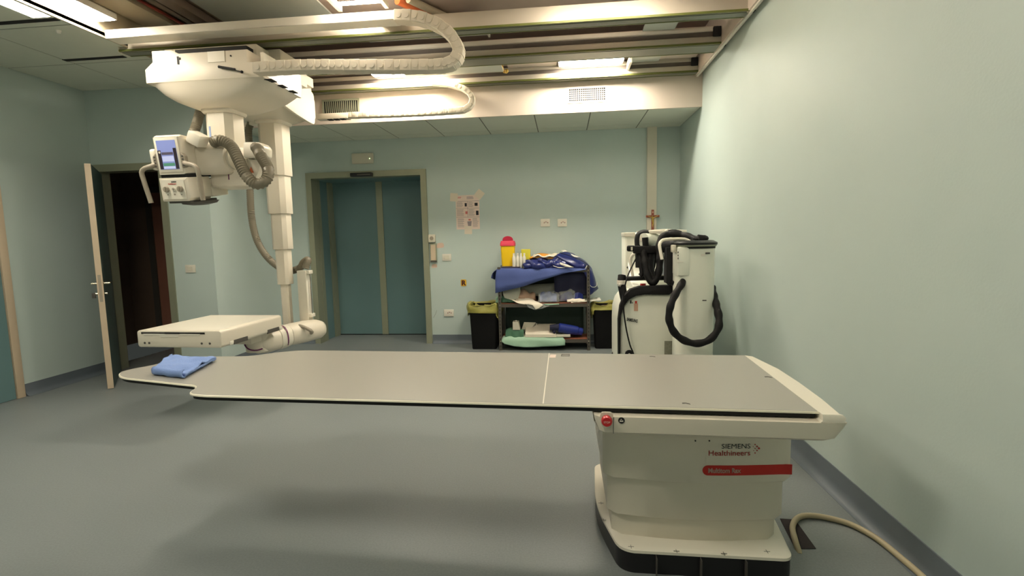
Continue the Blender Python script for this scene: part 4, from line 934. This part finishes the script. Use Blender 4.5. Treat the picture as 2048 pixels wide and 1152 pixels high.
# navy lead apron: heap and hanging end
na = thing('lead_apron', 'dark navy vinyl apron heaped on the shelf top, hanging over its right end', 'lead apron', (.05, 6.27, 1.0))
rows = []
xa, xb = P(1047, 520, 6.15).x, P(1170, 520, 6.15).x
tops = [1.06, 1.10, 1.125, 1.12, 1.10, 1.12, 1.135, 1.13, 1.11, 1.085, 1.05]
for i, (y, f) in enumerate(((6.105, 0), (6.10, .25), (6.12, .6), (6.17, .9), (6.25, 1), (6.34, .95), (6.42, .6), (6.44, 0))):
    rows.append([Vector((lerp(xa, xb, k/10)+.01*math.sin(i*2+k), y+.012*math.sin(k*1.7), 1.004+(tops[k]-1.0)*f)) for k in range(11)])
sheet('heap', rows, 'navy', na, .006, 2, .045, 11, 4)
for k in range(3):
    sheet('fold', [[Vector((xa+.03+.15*k+.035*j, 6.11-.006*i+.03*(i-1)**2, 1.03+.02*k*(k < 2)+.035*i-.006*j+.012*math.sin(j*1.3+k))) for j in range(7)] for i in range(3)], 'navy', na, .012, 2, .03, 14, k+20)
pts_ = [P(1150, 522, 6.1), P(1178, 535, 6.12), P(1186, 553, 6.16), P(1194, 580, 6.2)]
rr_ = [[P(x, y, yy) for x, y, yy in r_] for r_ in (
    ((1112, 512, 6.14), (1120, 506, 6.2), (1135, 504, 6.28), (1148, 508, 6.36)), ((1130, 523, 6.11), (1143, 517, 6.15), (1155, 515, 6.25), (1163, 518, 6.35)),
    ((1146, 532, 6.10), (1158, 528, 6.12), (1170, 527, 6.2), (1178, 531, 6.32)), ((1164, 538, 6.11), (1172, 540, 6.115), (1181, 540, 6.17), (1185, 545, 6.3)),
    ((1173, 555, 6.125), (1180, 556, 6.13), (1187, 556, 6.18), (1190, 560, 6.3)), ((1174, 574, 6.125), (1181, 576, 6.13), (1190, 572, 6.18), (1195, 574, 6.3)), ((1176, 590, 6.13), (1181, 590, 6.135), (1188, 584, 6.19), (1196, 577, 6.3)))]
sheet('hanging_end', rr_, 'navy', na, .008, 2, .015, 9, 30)
e1, e2 = P(1170, 540, 6.085), P(1174, 531, 6.085)
MB().tube([e1, e2], .006, 8).build('white_trim', 'trimw', na)
smoothtube('white_trim', [P(1177, 567, 6.1), P(1184, 574, 6.12), P(1192, 573, 6.18), P(1194, 565, 6.25)], .003, 'trimw', na)
smoothtube('black_edging', [P(1120, 507, 6.15)+Vector((0, 0, .01)), P(1140, 512, 6.12), P(1165, 522, 6.09), P(1178, 532, 6.09)], .004, 'blackm', na)
tag(sheet('white_label_strap', [[P(1106, 531, 6.07), P(1115, 534, 6.07), P(1126, 535, 6.07)], [P(1108, 533, 6.068), P(1118, 536, 6.068), P(1130, 535.5, 6.068)]], 'trimw', None, .002, 1), 'small white strap end on the shelf front under the navy heap', 'strap')
tag(sheet('white_label_strap', [[P(1121, 525, 6.07), P(1134, 529, 6.07), P(1148, 534.5, 6.07)], [P(1119, 528, 6.066), P(1130, 534, 6.066), P(1144, 535.5, 6.066)]], 'trimw', None, .002, 1), 'larger white strap lying across the navy heap above the shelf edge', 'strap')
# inside: a dark apron hanging behind the blue cloth
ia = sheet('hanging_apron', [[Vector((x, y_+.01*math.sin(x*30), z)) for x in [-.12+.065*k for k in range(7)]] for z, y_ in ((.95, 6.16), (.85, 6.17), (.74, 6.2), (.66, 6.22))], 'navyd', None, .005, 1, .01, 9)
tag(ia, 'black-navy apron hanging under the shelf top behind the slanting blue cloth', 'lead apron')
# middle shelf
ZM = .583
def lump(name, px0, px1, pyt, y, dep, m, label, cat, th=.01, amp=.03, z0=ZM, seed=0, fq=10, par=None):
    x0, x1 = P(px0, 590, y).x, P(px1, 590, y).x; zt = P(1090, pyt, y).z; rows = []
    for i, (t, f) in enumerate(((0, .03), (.03, .55), (.15, .9), (.5, 1), (.85, .8), (1, .03))):
        rows.append([Vector((lerp(x0, x1, k/7), y+dep*t+.008*math.sin(k*2+seed), z0+.008+(zt-z0-.008)*f*(.75+.25*math.sin(PI*(.12+.76*k/7))+.06*math.sin(k*2.2+seed)))) for k in range(8)])
    o = sheet(name, rows, m, par, th, 2, amp, fq, seed)
    if label: tag(o, label, cat)
    return o
lump('plastic_bundle', 1077, 1118, 584, 6.13, .22, 'plast', 'clear plastic bag of blue cloths in the middle of the middle shelf', 'plastic bag', .002, .03, seed=3)
lump('blue_cloth_pack', 1080, 1113, 588, 6.155, .17, 'pblue', 'crumpled blue cloths packed inside the clear plastic bag', 'cloth', .006, .03, seed=5, fq=18)
lump('blue_pack', 1120, 1166, 579, 6.2, .22, 'navy2', 'dark blue wrapped package at the right of the middle shelf', 'package', .006, .02, seed=7)
lump('clear_wrap', 1118, 1150, 578, 6.185, .1, 'plast', 'clear wrap round the left of the dark blue package', 'plastic bag', .002, .02, seed=9)
lump('white_tissue', 1134, 1170, 600, 6.12, .1, 'whitec', 'crumpled white tissue in front of the dark blue package', 'tissue', .004, .015, seed=11, fq=20)
lump('brown_paper', 1026, 1070, 585, 6.19, .18, 'brownc', 'crumpled brown paper behind the white cloth on the middle shelf', 'paper', .004, .05, seed=13)
lump('green_wrap', 1002, 1032, 594, 6.14, .2, 'greenc2', 'dark green crumpled wrap at the left of the middle shelf', 'cloth', .004, .03, seed=15)
lump('mint_tuft', 991, 1001, 593, 6.12, .06, 'greenc', 'pale mint cloth tuft sticking out left of the shelf post', 'cloth', .004, .015, seed=16, fq=25)
tag(sheet('grey_paper', [[P(1006, 575, 6.2), P(1020, 570, 6.2), P(1040, 566, 6.22)], [P(1005, 585, 6.15), P(1020, 587, 6.15), P(1041, 584, 6.18)], [P(1009, 596, 6.12), P(1024, 600, 6.12), P(1036, 598, 6.14)]], 'greyc', None, .003, 2, .012, 9, 4), 'pale grey paper hanging at the left of the middle shelf', 'paper')
tag(sheet('grey_paper', [[P(1042, 572, 6.34), P(1075, 568, 6.36), P(1112, 566, 6.36)], [P(1042, 590, 6.32), P(1075, 592, 6.32), P(1108, 588, 6.32)]], 'greyc', None, .003, 2, .012, 9, 8), 'grey paper sheet standing at the back of the middle shelf', 'paper')
wc = [[P(1012, 592, 6.16), P(1022, 588, 6.2), P(1030, 592, 6.22), P(1050, 594, 6.22), P(1060, 594, 6.2)],
      [P(1018, 597, 6.12), P(1028, 600, 6.13), P(1042, 600, 6.14), P(1055, 600, 6.15), P(1072, 603, 6.15)],
      [P(1030, 603, 6.095), P(1040, 606.5, 6.095), P(1052, 605, 6.095), P(1066, 606, 6.095), P(1080, 606, 6.095)],
      [P(1038, 607, 6.085), P(1050, 608, 6.08), P(1060, 607, 6.08), P(1070, 612, 6.075), P(1087, 610, 6.078)],
      [P(1050, 608, 6.08), P(1058, 608.5, 6.08), P(1067, 611, 6.075), P(1071, 619, 6.07), P(1077, 617, 6.07)]]
tag(sheet('white_cloth', wc, 'whitec', None, .004, 2, .006, 14, 2), 'white cloth spilling over the front edge of the middle shelf', 'cloth')
tag(sheet('clear_film', [[P(1052, 607, 6.09), P(1070, 608, 6.09), P(1090, 607, 6.09), P(1108, 608, 6.09)], [P(1056, 615, 6.08), P(1070, 620, 6.07), P(1085, 617, 6.075), P(1098, 612, 6.08)]], 'plast', None, .001, 2, .01, 14, 2), 'clear film hanging under the white cloth on the middle shelf edge', 'plastic film')
tag(sheet('mint_paper', [[P(1088, 607.5, 6.085), P(1104, 607.5, 6.085), P(1118, 607, 6.085)], [P(1090, 610, 6.08), P(1104, 610, 6.08), P(1118, 609, 6.08)]], 'greenc', None, .002, 1), 'thin mint paper strip on the middle shelf edge, right of the white cloth', 'paper')
b0, b1 = P(1128, 606, 6.1), P(1200, 603, 6.1)
tag(MB(Matrix.Translation((.2, 6.25, .592)) @ Matrix.Rotation(math.radians(-4), 4, 'Y')).box(-.12, .24, -.13, .12, -.004, .006, .002).build('white_board', 'trimw'), 'white flat board sticking out right of the middle shelf over the bin', 'board')
# lower shelf
ZL = .142
gc = [[Vector((x, 6.3, ZL+.004)) for x in [-.75+.115*k for k in range(7)]], [Vector((x, 6.11, ZL+.006)) for x in [-.77+.125*k for k in range(7)]], [Vector((x, 6.085, ZL-.03-.02*math.sin(k*.9))) for k, x in enumerate([-.775+.13*k for k in range(7)])],
      [Vector((x, 6.078+.01*math.sin(k*2), z)) for k, (x, z) in enumerate(zip([-.74, -.62, -.5, -.37, -.24, -.1, .0], [.085, .055, .045, .045, .05, .06, .07]))]]
tag(sheet('green_sheet', gc, 'greenc', None, .003, 2, .012, 10, 3), 'pale green cloth hanging over the front edge of the bottom shelf', 'cloth')
lump('green_wrap', 1009, 1046, 659, 6.14, .2, 'greenc2', 'darker green cloth fold at the left of the bottom shelf', 'cloth', .004, .02, ZL, 17)
def pbox(name, px0, py0, px1, py1, y, dep, m, label, cat, bev=.004):
    a, b = P(px0, py0, y), P(px1, py1, y); return tag(MB().box(a.x, b.x, y, y+dep, b.z, a.z, bev).build(name, m), label, cat)
a, b = P(1025, 644, 6.16), P(1039, 660, 6.16)
t = thing('calibration_block', 'small pale upright block on the green cloth of the bottom shelf', 'block', ((a.x+b.x)/2, 6.2, b.z))
MB().prism([(a.x+.002, a.z), (b.x-.012, a.z), (b.x+.006, b.z), (a.x, b.z)], 'y', 6.16, 6.27, .003, 1).build('block', 'offw', t); MB().cyl(((a.x+b.x)/2, 6.2, a.z), ((a.x+b.x)/2, 6.2, a.z+.015), .012, n=12).build('knob', 'trimw', t)
t = thing('metal_bracket', 'beige folded metal bracket between the pale block and white wedge', 'bracket', (-.5, 6.3, ZL+.01))
mb = MB(); mb.prism([(P(1040, 660, 6.2).x, .19), (P(1047, 641, 6.2).x, .32), (P(1071, 641, 6.2).x, .315), (P(1062, 655, 6.2).x, .24), (P(1052, 656, 6.2).x, .22), (P(1046, 662, 6.2).x, .18)], 'y', 6.28, 6.29); mb.build('upright', 'offw', t)
mb = MB(); mb.box(P(1036, 660, 6.2).x, P(1056, 660, 6.2).x, 6.15, 6.35, .165, .175); mb.build('foot', 'offw', t)
wx0, wx1 = P(1050, 670, 6.12).x, P(1131, 670, 6.12).x
t = thing('positioning_wedge', 'cream wedge-shaped platform lying on the bottom shelf', 'positioning aid', ((wx0+wx1)/2, 6.2, .15))
MB().prism([(6.12, .16), (6.12, .195), (6.34, .28), (6.40, .28), (6.40, .16)], 'x', wx0, P(1112, 670, 6.12).x, .006, 2).build('wedge', 'whitec', t)
MB().box(P(1108, 670, 6.12).x, wx1+.06, 6.125, 6.4, .158, .19, .005).build('plate', 'offw', t)
MB().cyl((wx0+.13, 6.33, .275), (wx0+.13, 6.33, .295), .012, n=12).build('knob', 'trimw', t)
r0, r1 = P(1116, 655, 6.16), P(1165, 664, 6.2)
t = thing('rolled_apron', 'rolled dark blue vinyl apron lying on the bottom shelf at right', 'lead apron', ((r0.x+r1.x)/2, 6.2, .19))
ax = Vector((r1.x-r0.x, .06, r1.z-r0.z)); mb = MB(); mb.tube([r0+ax*t_ for t_ in (0, .04, .5, .78, .8, .98, 1)], [.04, .058, .06, .058, .05, .048, .03], 20); mb.build('roll', 'navy2', t)
MB().tube([r0+Vector((-.10, .0, .0)), r0+Vector((.01, 0, 0))], [.035, .045], 14).build('roll_end', 'navyd', t)
sheet('corner_flap', [[P(1103, 660, 6.14), P(1113, 657, 6.14)], [P(1107, 667, 6.12), P(1110, 667, 6.12)]], 'navyd', t, .006, 1)

# ============================================================ BINS
def bin_(x0, x1, y0, y1, h, label, lseed, stuff=False):
    t = thing('waste_bin', label, 'bin', ((x0+x1)/2, (y0+y1)/2, 0), 'black waste bins beside the shelf')
    cx, cy_ = (x0+x1)/2, (y0+y1)/2; wx, wy = (x1-x0)/2, (y1-y0)/2
    def rg(f, z, r=.025): return rbox(cx-wx*f, cx+wx*f, cy_-wy*f, cy_+wy*f, r, z)
    MB().loft([rg(.86, .003), rg(.88, .02), rg(1, h), rg(.96, h), rg(.84, .03)], cap=True).build('bin_body', 'binb', t)
    random.seed(lseed); rg0 = rg(1.03, h+.012, .03); n_ = len(rg0)
    drop = [.085+.05*math.sin(i*2*PI/n_*2+lseed)+.045*random.random() for i in range(n_)]
    def off(f, dz): return [Vector((cx+(p[0]-cx)*f, cy_+(p[1]-cy_)*f, h+dz(i))) for i, p in enumerate(rg0)]
    rings = [off(.80, lambda i: -.10), off(.93, lambda i: .0+.008*math.sin(i*1.3)), off(.98, lambda i: .022+.006*math.sin(i*2.1)), off(1.03, lambda i: .016), off(1.07+.0, lambda i: -drop[i]*.5), off(1.09, lambda i: -drop[i])]
    rings = [list(r)+[r[0]] for r in rings]
    sheet('bin_liner', rings, 'bag', t, .002, 2, .035, 13, lseed)
    if stuff: MB().ball((cx, cy_, h-.09), wx*.8, wy*.8, .09, 12).build('contents', 'brownc', t)
bin_(P(939, 640, 6.15).x, P(995, 640, 6.15).x, 6.13, 6.46, .545, 'black waste bin with yellow liner, left of the steel shelf', 3)
bin_(P(1187, 640, 6.2).x, P(1237, 640, 6.2).x, 6.17, 6.45, .53, 'black waste bin with yellow liner, right of the steel shelf', 8, True)

# ============================================================ MOBILE X-RAY UNIT
mu = thing('mobile_xray_unit', 'white mobile x-ray unit with wrapped black hoses and a tall round column', 'x-ray machine', (.85, 4.5, 0))
def PL(pts, y): return [(P(x, yy, y).x, P(x, yy, y).z) for x, yy in pts]
Y1 = 4.25
bp = PL([(1240, 660), (1241, 632), (1247, 612), (1258, 598), (1272, 591), (1290, 588), (1360, 590)], Y1)
x_l, x_r = bp[0][0], bp[-1][0]
prof = [(x_l, .14)] + bp + [(x_r, .14)]
MB().prism(prof, 'y', Y1, 5.0, .02, 3).build('body', 'body', mu, ang=40)
MB().box(x_l-.01, x_r+.1, 4.2, 5.05, .09, .15, .02).build('bumper', 'greyd', mu)
for x, y in ((x_l+.05, 4.33), (x_r-.02, 4.33)): MB().cyl((x-.02, y, .055), (x+.02, y, .055), .055, n=24).build('caster', 'rubber', mu)
for x in (x_l+.03, x_r+.06): MB().cyl((x-.03, 4.9, .13), (x+.03, 4.9, .13), .13, n=32).build('drive_wheel', 'rubber', mu)
# black handle strip following the top edge
st = [P(x, y, 4.23) for x, y in ((1238, 650), (1240, 622), (1247, 602), (1260, 589), (1278, 582), (1300, 580), (1330, 580), (1344, 575), (1352, 566))]
MB().prism(PL([(1237, 712), (1236.5, 640), (1240, 612), (1248, 592), (1261, 579), (1280, 573), (1338, 571), (1352, 558), (1358, 566), (1350, 582), (1338, 589.5), (1290, 589), (1272, 592), (1258, 599), (1247.5, 613), (1241.5, 632), (1240.5, 712)], 4.22), 'y', 4.215, 4.30, .006, 2).build('bumper_strip', 'rubber', mu)
# rear housing
mb = MB(); mb.prism(PL([(1250, 600), (1250, 472), (1254, 466), (1330, 462), (1372, 463), (1374, 590)], 4.85), 'y', 4.85, 5.15, .02, 3); mb.build('rear_housing', 'body', mu, ang=40)
B('rear_lid', (P(1248, 470, 4.85).x, P(1270, 470, 4.85).x, 4.83, 5.1, P(1250, 469, 4.83).z-.02, P(1250, 465, 4.83).z), 'white2', mu, bev=.006)
mb = MB(); mb.prism([(4.5, P(1300, 592, 4.5).z), (4.5, P(1300, 572, 4.5).z), (4.66, P(1300, 562, 4.66).z), (4.86, P(1300, 520, 4.86).z), (4.86, .7)], 'x', P(1262, 560, 4.6).x, P(1352, 560, 4.6).x, .012, 2); mb.build('console', 'body', mu)
# display
dm = MB(); a, b, c_, d_ = P(1318, 522, 4.78), P(1348, 524, 4.78), P(1349, 549, 4.68), P(1312, 549, 4.68)
dm._add([a, b, c_, d_], [(0, 1, 2, 3)]); dm._add([a+Vector((0, .01, -.004)), b+Vector((0, .01, -.004)), c_+Vector((0, .01, -.004)), d_+Vector((0, .01, -.004))], [(3, 2, 1, 0)]); dm.build('display', 'screen2', mu, smooth=False)
smoothtube('side_handle', [P(x, y, 4.62) for x, y in ((1266, 556), (1262, 530), (1262, 515), (1270, 507), (1280, 506))], .014, 'white2', mu)
MB().cyl(P(1256, 535, 4.84), P(1256, 535, 4.82), .012, n=14).build('key_switch', 'black', mu)
MB().cyl(P(1286, 576, 4.45), P(1286, 570, 4.45), .020, n=18).build('emergency_base', 'yellow', mu); MB().cyl(P(1286, 571.5, 4.45), P(1286, 567, 4.45), .024, n=18).build('emergency_button', 'redb', mu)
# handlebar
MB().tube([P(1243, 558, 4.42), P(1262, 557, 4.42), P(1300, 556, 4.42), P(1340, 556, 4.42)], .020, 12).build('handlebar', 'blackm', mu)
MB().tube(catmull([P(1244, 551, 4.40), P(1243, 565, 4.38), P(1246, 585, 4.36), P(1250, 602, 4.34)], .02), .034, 14).build('handlebar_grip', 'rubber', mu)
MB().tube(catmull([P(1335, 549, 4.38), P(1336, 558, 4.36), P(1341, 565, 4.34)], .02), .030, 14).build('handlebar_grip', 'rubber', mu)
MB().tube([P(1243, 566, 4.37)+Vector((0, 0, -.01)), P(1243, 563, 4.37)+Vector((0, 0, .01))], .039, 16).build('white_tape', 'trimw', mu)
sheet('tape_end', [[P(1238, 566, 4.32), P(1244, 567, 4.32)], [P(1235, 572, 4.32), P(1241, 574, 4.32)]], 'trimw', mu, .002, 1)
# tube head park frame
MB().tube(catmull([P(1277, 535, 4.5), P(1276, 500, 4.5), P(1275, 478, 4.5), P(1279, 468, 4.5), P(1288, 465, 4.5), P(1297, 466, 4.5)], .02), .026, 10, flat=1.3, upv=(0, 1, 0)).build('park_frame', 'blackm', mu)
MB().tube(catmull([P(1334, 464, 4.5), P(1350, 463, 4.5), P(1362, 466, 4.5)], .02), .018, 10, upv=(0, 1, 0)).build('park_frame', 'blackm', mu)
mb = MB(); mb.prism([tuple(q) for q in PL([(1296, 461), (1330, 461), (1335, 458), (1336, 465), (1331, 468), (1299, 467)], 4.48)], 'y', 4.46, 4.52, .004, 1); mb.build('front_bar', 'white2', mu)
mb = MB(); mb.prism([tuple(q) for q in PL([(1280, 466), (1276, 462), (1330, 458), (1345, 459), (1372, 460), (1372, 468), (1340, 472)], 4.7)], 'y', 4.66, 4.84, .01, 2); mb.build('rear_bar', 'white2', mu)
MB().cyl(P(1288, 477, 4.55), P(1288, 477, 4.45), .035, n=20).build('side_cap', 'white2', mu)
MB().cyl(P(1287, 480, 4.44), P(1327, 480, 4.62), .058, n=20).build('white_drum', 'body', mu)
MB().tube(catmull([P(1290, 475, 4.40), P(1291, 488, 4.40), P(1292, 502, 4.41)], .02), [.026]*40 if False else .026, 12).build('lever', 'rubber', mu)
# belt band and buckle
mb = MB(); mb.prism([tuple(q) for q in PL([(1268, 492), (1318, 491), (1319, 506), (1268, 507)], 4.38)], 'y', 4.36, 4.46, .012, 2); mb.build('belt', 'rubber', mu)
MB().box(P(1254, 491, 4.4).x, P(1270, 491, 4.4).x, 4.38, 4.43, P(1260, 503, 4.4).z, P(1260, 491, 4.4).z, .014, 3).build('belt_knob', 'rubber', mu)
B('belt_label', (P(1262, 495, 4.37).x, P(1265.5, 495, 4.37).x, 4.372, 4.3795, P(1260, 501, 4.37).z, P(1260, 494, 4.37).z), 'offw', mu)
def wrapped(name, pts, r, m='rubber', tw=.35):
    p = catmull(pts, .012); rs = [r*(1+.09*math.sin(i*tw)+.05*noise.noise(Vector((i*.2, r*50, 0)))) for i in range(len(p))]
    return MB().tube(p, rs, 16).build(name, m, mu, ang=80)
wrapped('black_hose', [P(x, y, z) for x, y, z in ((1278, 500, 4.42), (1281, 525, 4.38), (1284, 546, 4.36), (1280, 552, 4.36))], .022)
wrapped('black_hose', [P(x, y, z) for x, y, z in ((1286, 498, 4.40), (1290, 525, 4.34), (1296, 552, 4.30), (1304, 565, 4.28), (1313, 557, 4.29), (1318, 540, 4.30), (1320, 515, 4.32), (1319, 490, 4.34), (1325, 474, 4.36), (1342, 468, 4.36), (1362, 470, 4.34), (1378, 474, 4.28), (1392, 480, 4.22))], .030, tw=.8)
wrapped('black_hose', [P(x, y, z) for x, y, z in ((1300, 500, 4.44), (1299, 530, 4.40), (1302, 556, 4.36))], .040)
mb = MB(); mb.prism([tuple(q) for q in PL([(1286, 505), (1318, 503), (1309, 540), (1304, 552), (1293, 552), (1287, 535)], 4.44)], 'y', 4.42, 4.5, .02, 2); mb.build('tube_head', 'rubber', mu)
mb = MB(); mb.tube([P(1396, 478, 4.0), P(1408, 478, 4.0)], [.035, .03], 14); mb.ball(P(1403, 477, 4.02), .055, .05, .03, 12); mb.build('hose_joint', 'rubber', mu)
# column
cl, cr2 = P(1352, 600, 3.95).x, P(1430, 600, 3.95).x
ccx = (cl+cr2)/2+.005; ccy = 4.05; cw = (cr2-cl)/2
ztop = P(1390, 493, 3.92).z
def sq(hx, hy, z, p=3.2, dx=0): return ring(ccx+dx, ccy, hx, hy, z, 48, p)
MB().loft([sq(cw, .14, .10), sq(cw, .14, ztop)]).build('column', 'body', mu, ang=50)
zc0 = P(1360, 552, 3.92).z
mb = MB(); mb.box(ccx-cw-.004, ccx-cw+.085, ccy-.142, ccy+.05, zc0, ztop-.001, .012, 2); mb.build('column_shoulder', 'body', mu)
MB().loft([sq(cw+.012, .155, ztop+.0), sq(cw+.012, .155, ztop+.012)]).build('cap_ring', 'frame', mu)
MB().loft([sq(cw+.018, .16, ztop+.012), sq(cw+.018, .16, ztop+.028), sq(cw-.01, .13, ztop+.045)]).build('column_cap', 'black', mu)
MB().loft([sq(cw+.004, .146, ztop-.016), sq(cw+.004, .146, ztop)]).build('cap_gap', 'blackm', mu)
B('side_post', (ccx-cw-.045, ccx-cw+.02, 4.12, 4.22, 1.0, ztop-.01), 'blackm', mu)
MB().tube([P(1328, 492, 4.25), P(1356, 492, 4.15), P(1375, 490, 4.1)], .055, 14).build('telescopic_arm', 'rubber', mu)
B('arm_end', (P(1345, 488, 3.95).x, P(1351.5, 488, 3.95).x, 3.93, 4.02, P(1347, 505, 3.95).z, P(1347, 490, 3.95).z), 'offw', mu, bev=.006)
smoothtube('white_handle', [P(x, y, z) for x, y, z in ((1324, 519, 3.98), (1321, 503, 4.0), (1319, 490, 4.02), (1323, 482, 4.04), (1332, 479, 4.04), (1362, 478, 4.04), (1374, 480, 4.04), (1382, 485, 4.02))], .0125, 'white2', mu)
B('side_post', (P(1347, 500, 4.1).x, P(1351, 500, 4.1).x, 4.05, 4.12, .9, ztop-.05), 'blackm', mu)
# big loop of wrapped hose
wrapped('hose_loop', [P(x, y, z) for x, y, z in ((1372, 552, 4.0), (1362, 570, 3.90), (1350, 590, 3.84), (1341, 612, 3.80), (1338, 636, 3.79), (1346, 661, 3.79), (1365, 679, 3.79), (1392, 687, 3.79), (1418, 680, 3.79), (1435, 660, 3.80), (1438, 638, 3.84), (1433, 612, 3.92), (1427, 588, 4.05), (1424, 575, 4.12))], .027, tw=.8)
wrapped('black_hose', [P(x, y, z) for x, y, z in ((1340, 560, 4.2), (1350, 566, 4.1), (1360, 560, 4.0), (1368, 553, 3.99))], .028)
smoothtube('thin_cable', [P(x, y, z) for x, y, z in ((1272, 517, 4.35), (1263, 535, 4.33), (1254, 556, 4.2), (1248, 585, 4.17), (1247, 615, 4.17), (1252, 655, 4.19), (1260, 690, 4.2), (1268, 712, 4.22), (1275, 760, 4.24))], .006, 'rubber', mu)
MB().tube(catmull([P(x, y, 4.2) for x, y in ((1253, 712), (1254, 705), (1260, 703), (1265, 708))], .01), .014, 10).build('cable_hook', 'rubber', mu)
# lettering and stickers
lm_ = Matrix.Translation(P(1253, 641, 4.244)) @ Matrix.Rotation(math.radians(90), 4, 'X') @ Matrix.Rotation(math.radians(-12), 4, 'Z')
text('maker_lettering', 'SAMSUNG', .036, 'dark', mu, lm_, .0012, sx=.55)
def mark(px0, py0, px1, py1, y, m, nm='sticker'): a, b = P(px0, py0, y), P(px1, py1, y); return B(nm, (a.x, b.x, y, y+.0035, b.z, a.z), m, mu)
mark(1260, 601, 1263, 607, 4.2475, 'dark', 'printed_mark'); mark(1264, 604, 1265.5, 607, 4.2475, 'dark', 'printed_mark')
mark(1270, 602, 1274, 607, 4.2475, 'stickr'); mark(1268, 607, 1276, 622, 4.2475, 'pinks')
mark(1329, 682, 1350, 709, 4.2475, 'label', 'rating_label')
def cmark(px0, py0, px1, py1, m, nm): return mark(px0, py0, px1, py1, 3.906, m, nm)
for k, yy in enumerate((503, 509, 515)): cmark(1355.5, yy, 1357, yy+3.5, 'greyd', 'printed_mark')
cmark(1355, 523.5, 1367, 525, 'trimw', 'latch'); cmark(1403, 508, 1411, 512, 'trimw', 'torn_label'); cmark(1411, 505, 1420, 508, 'greyd', 'printed_mark'); cmark(1405, 600, 1413, 602, 'greyd', 'scuff_mark')
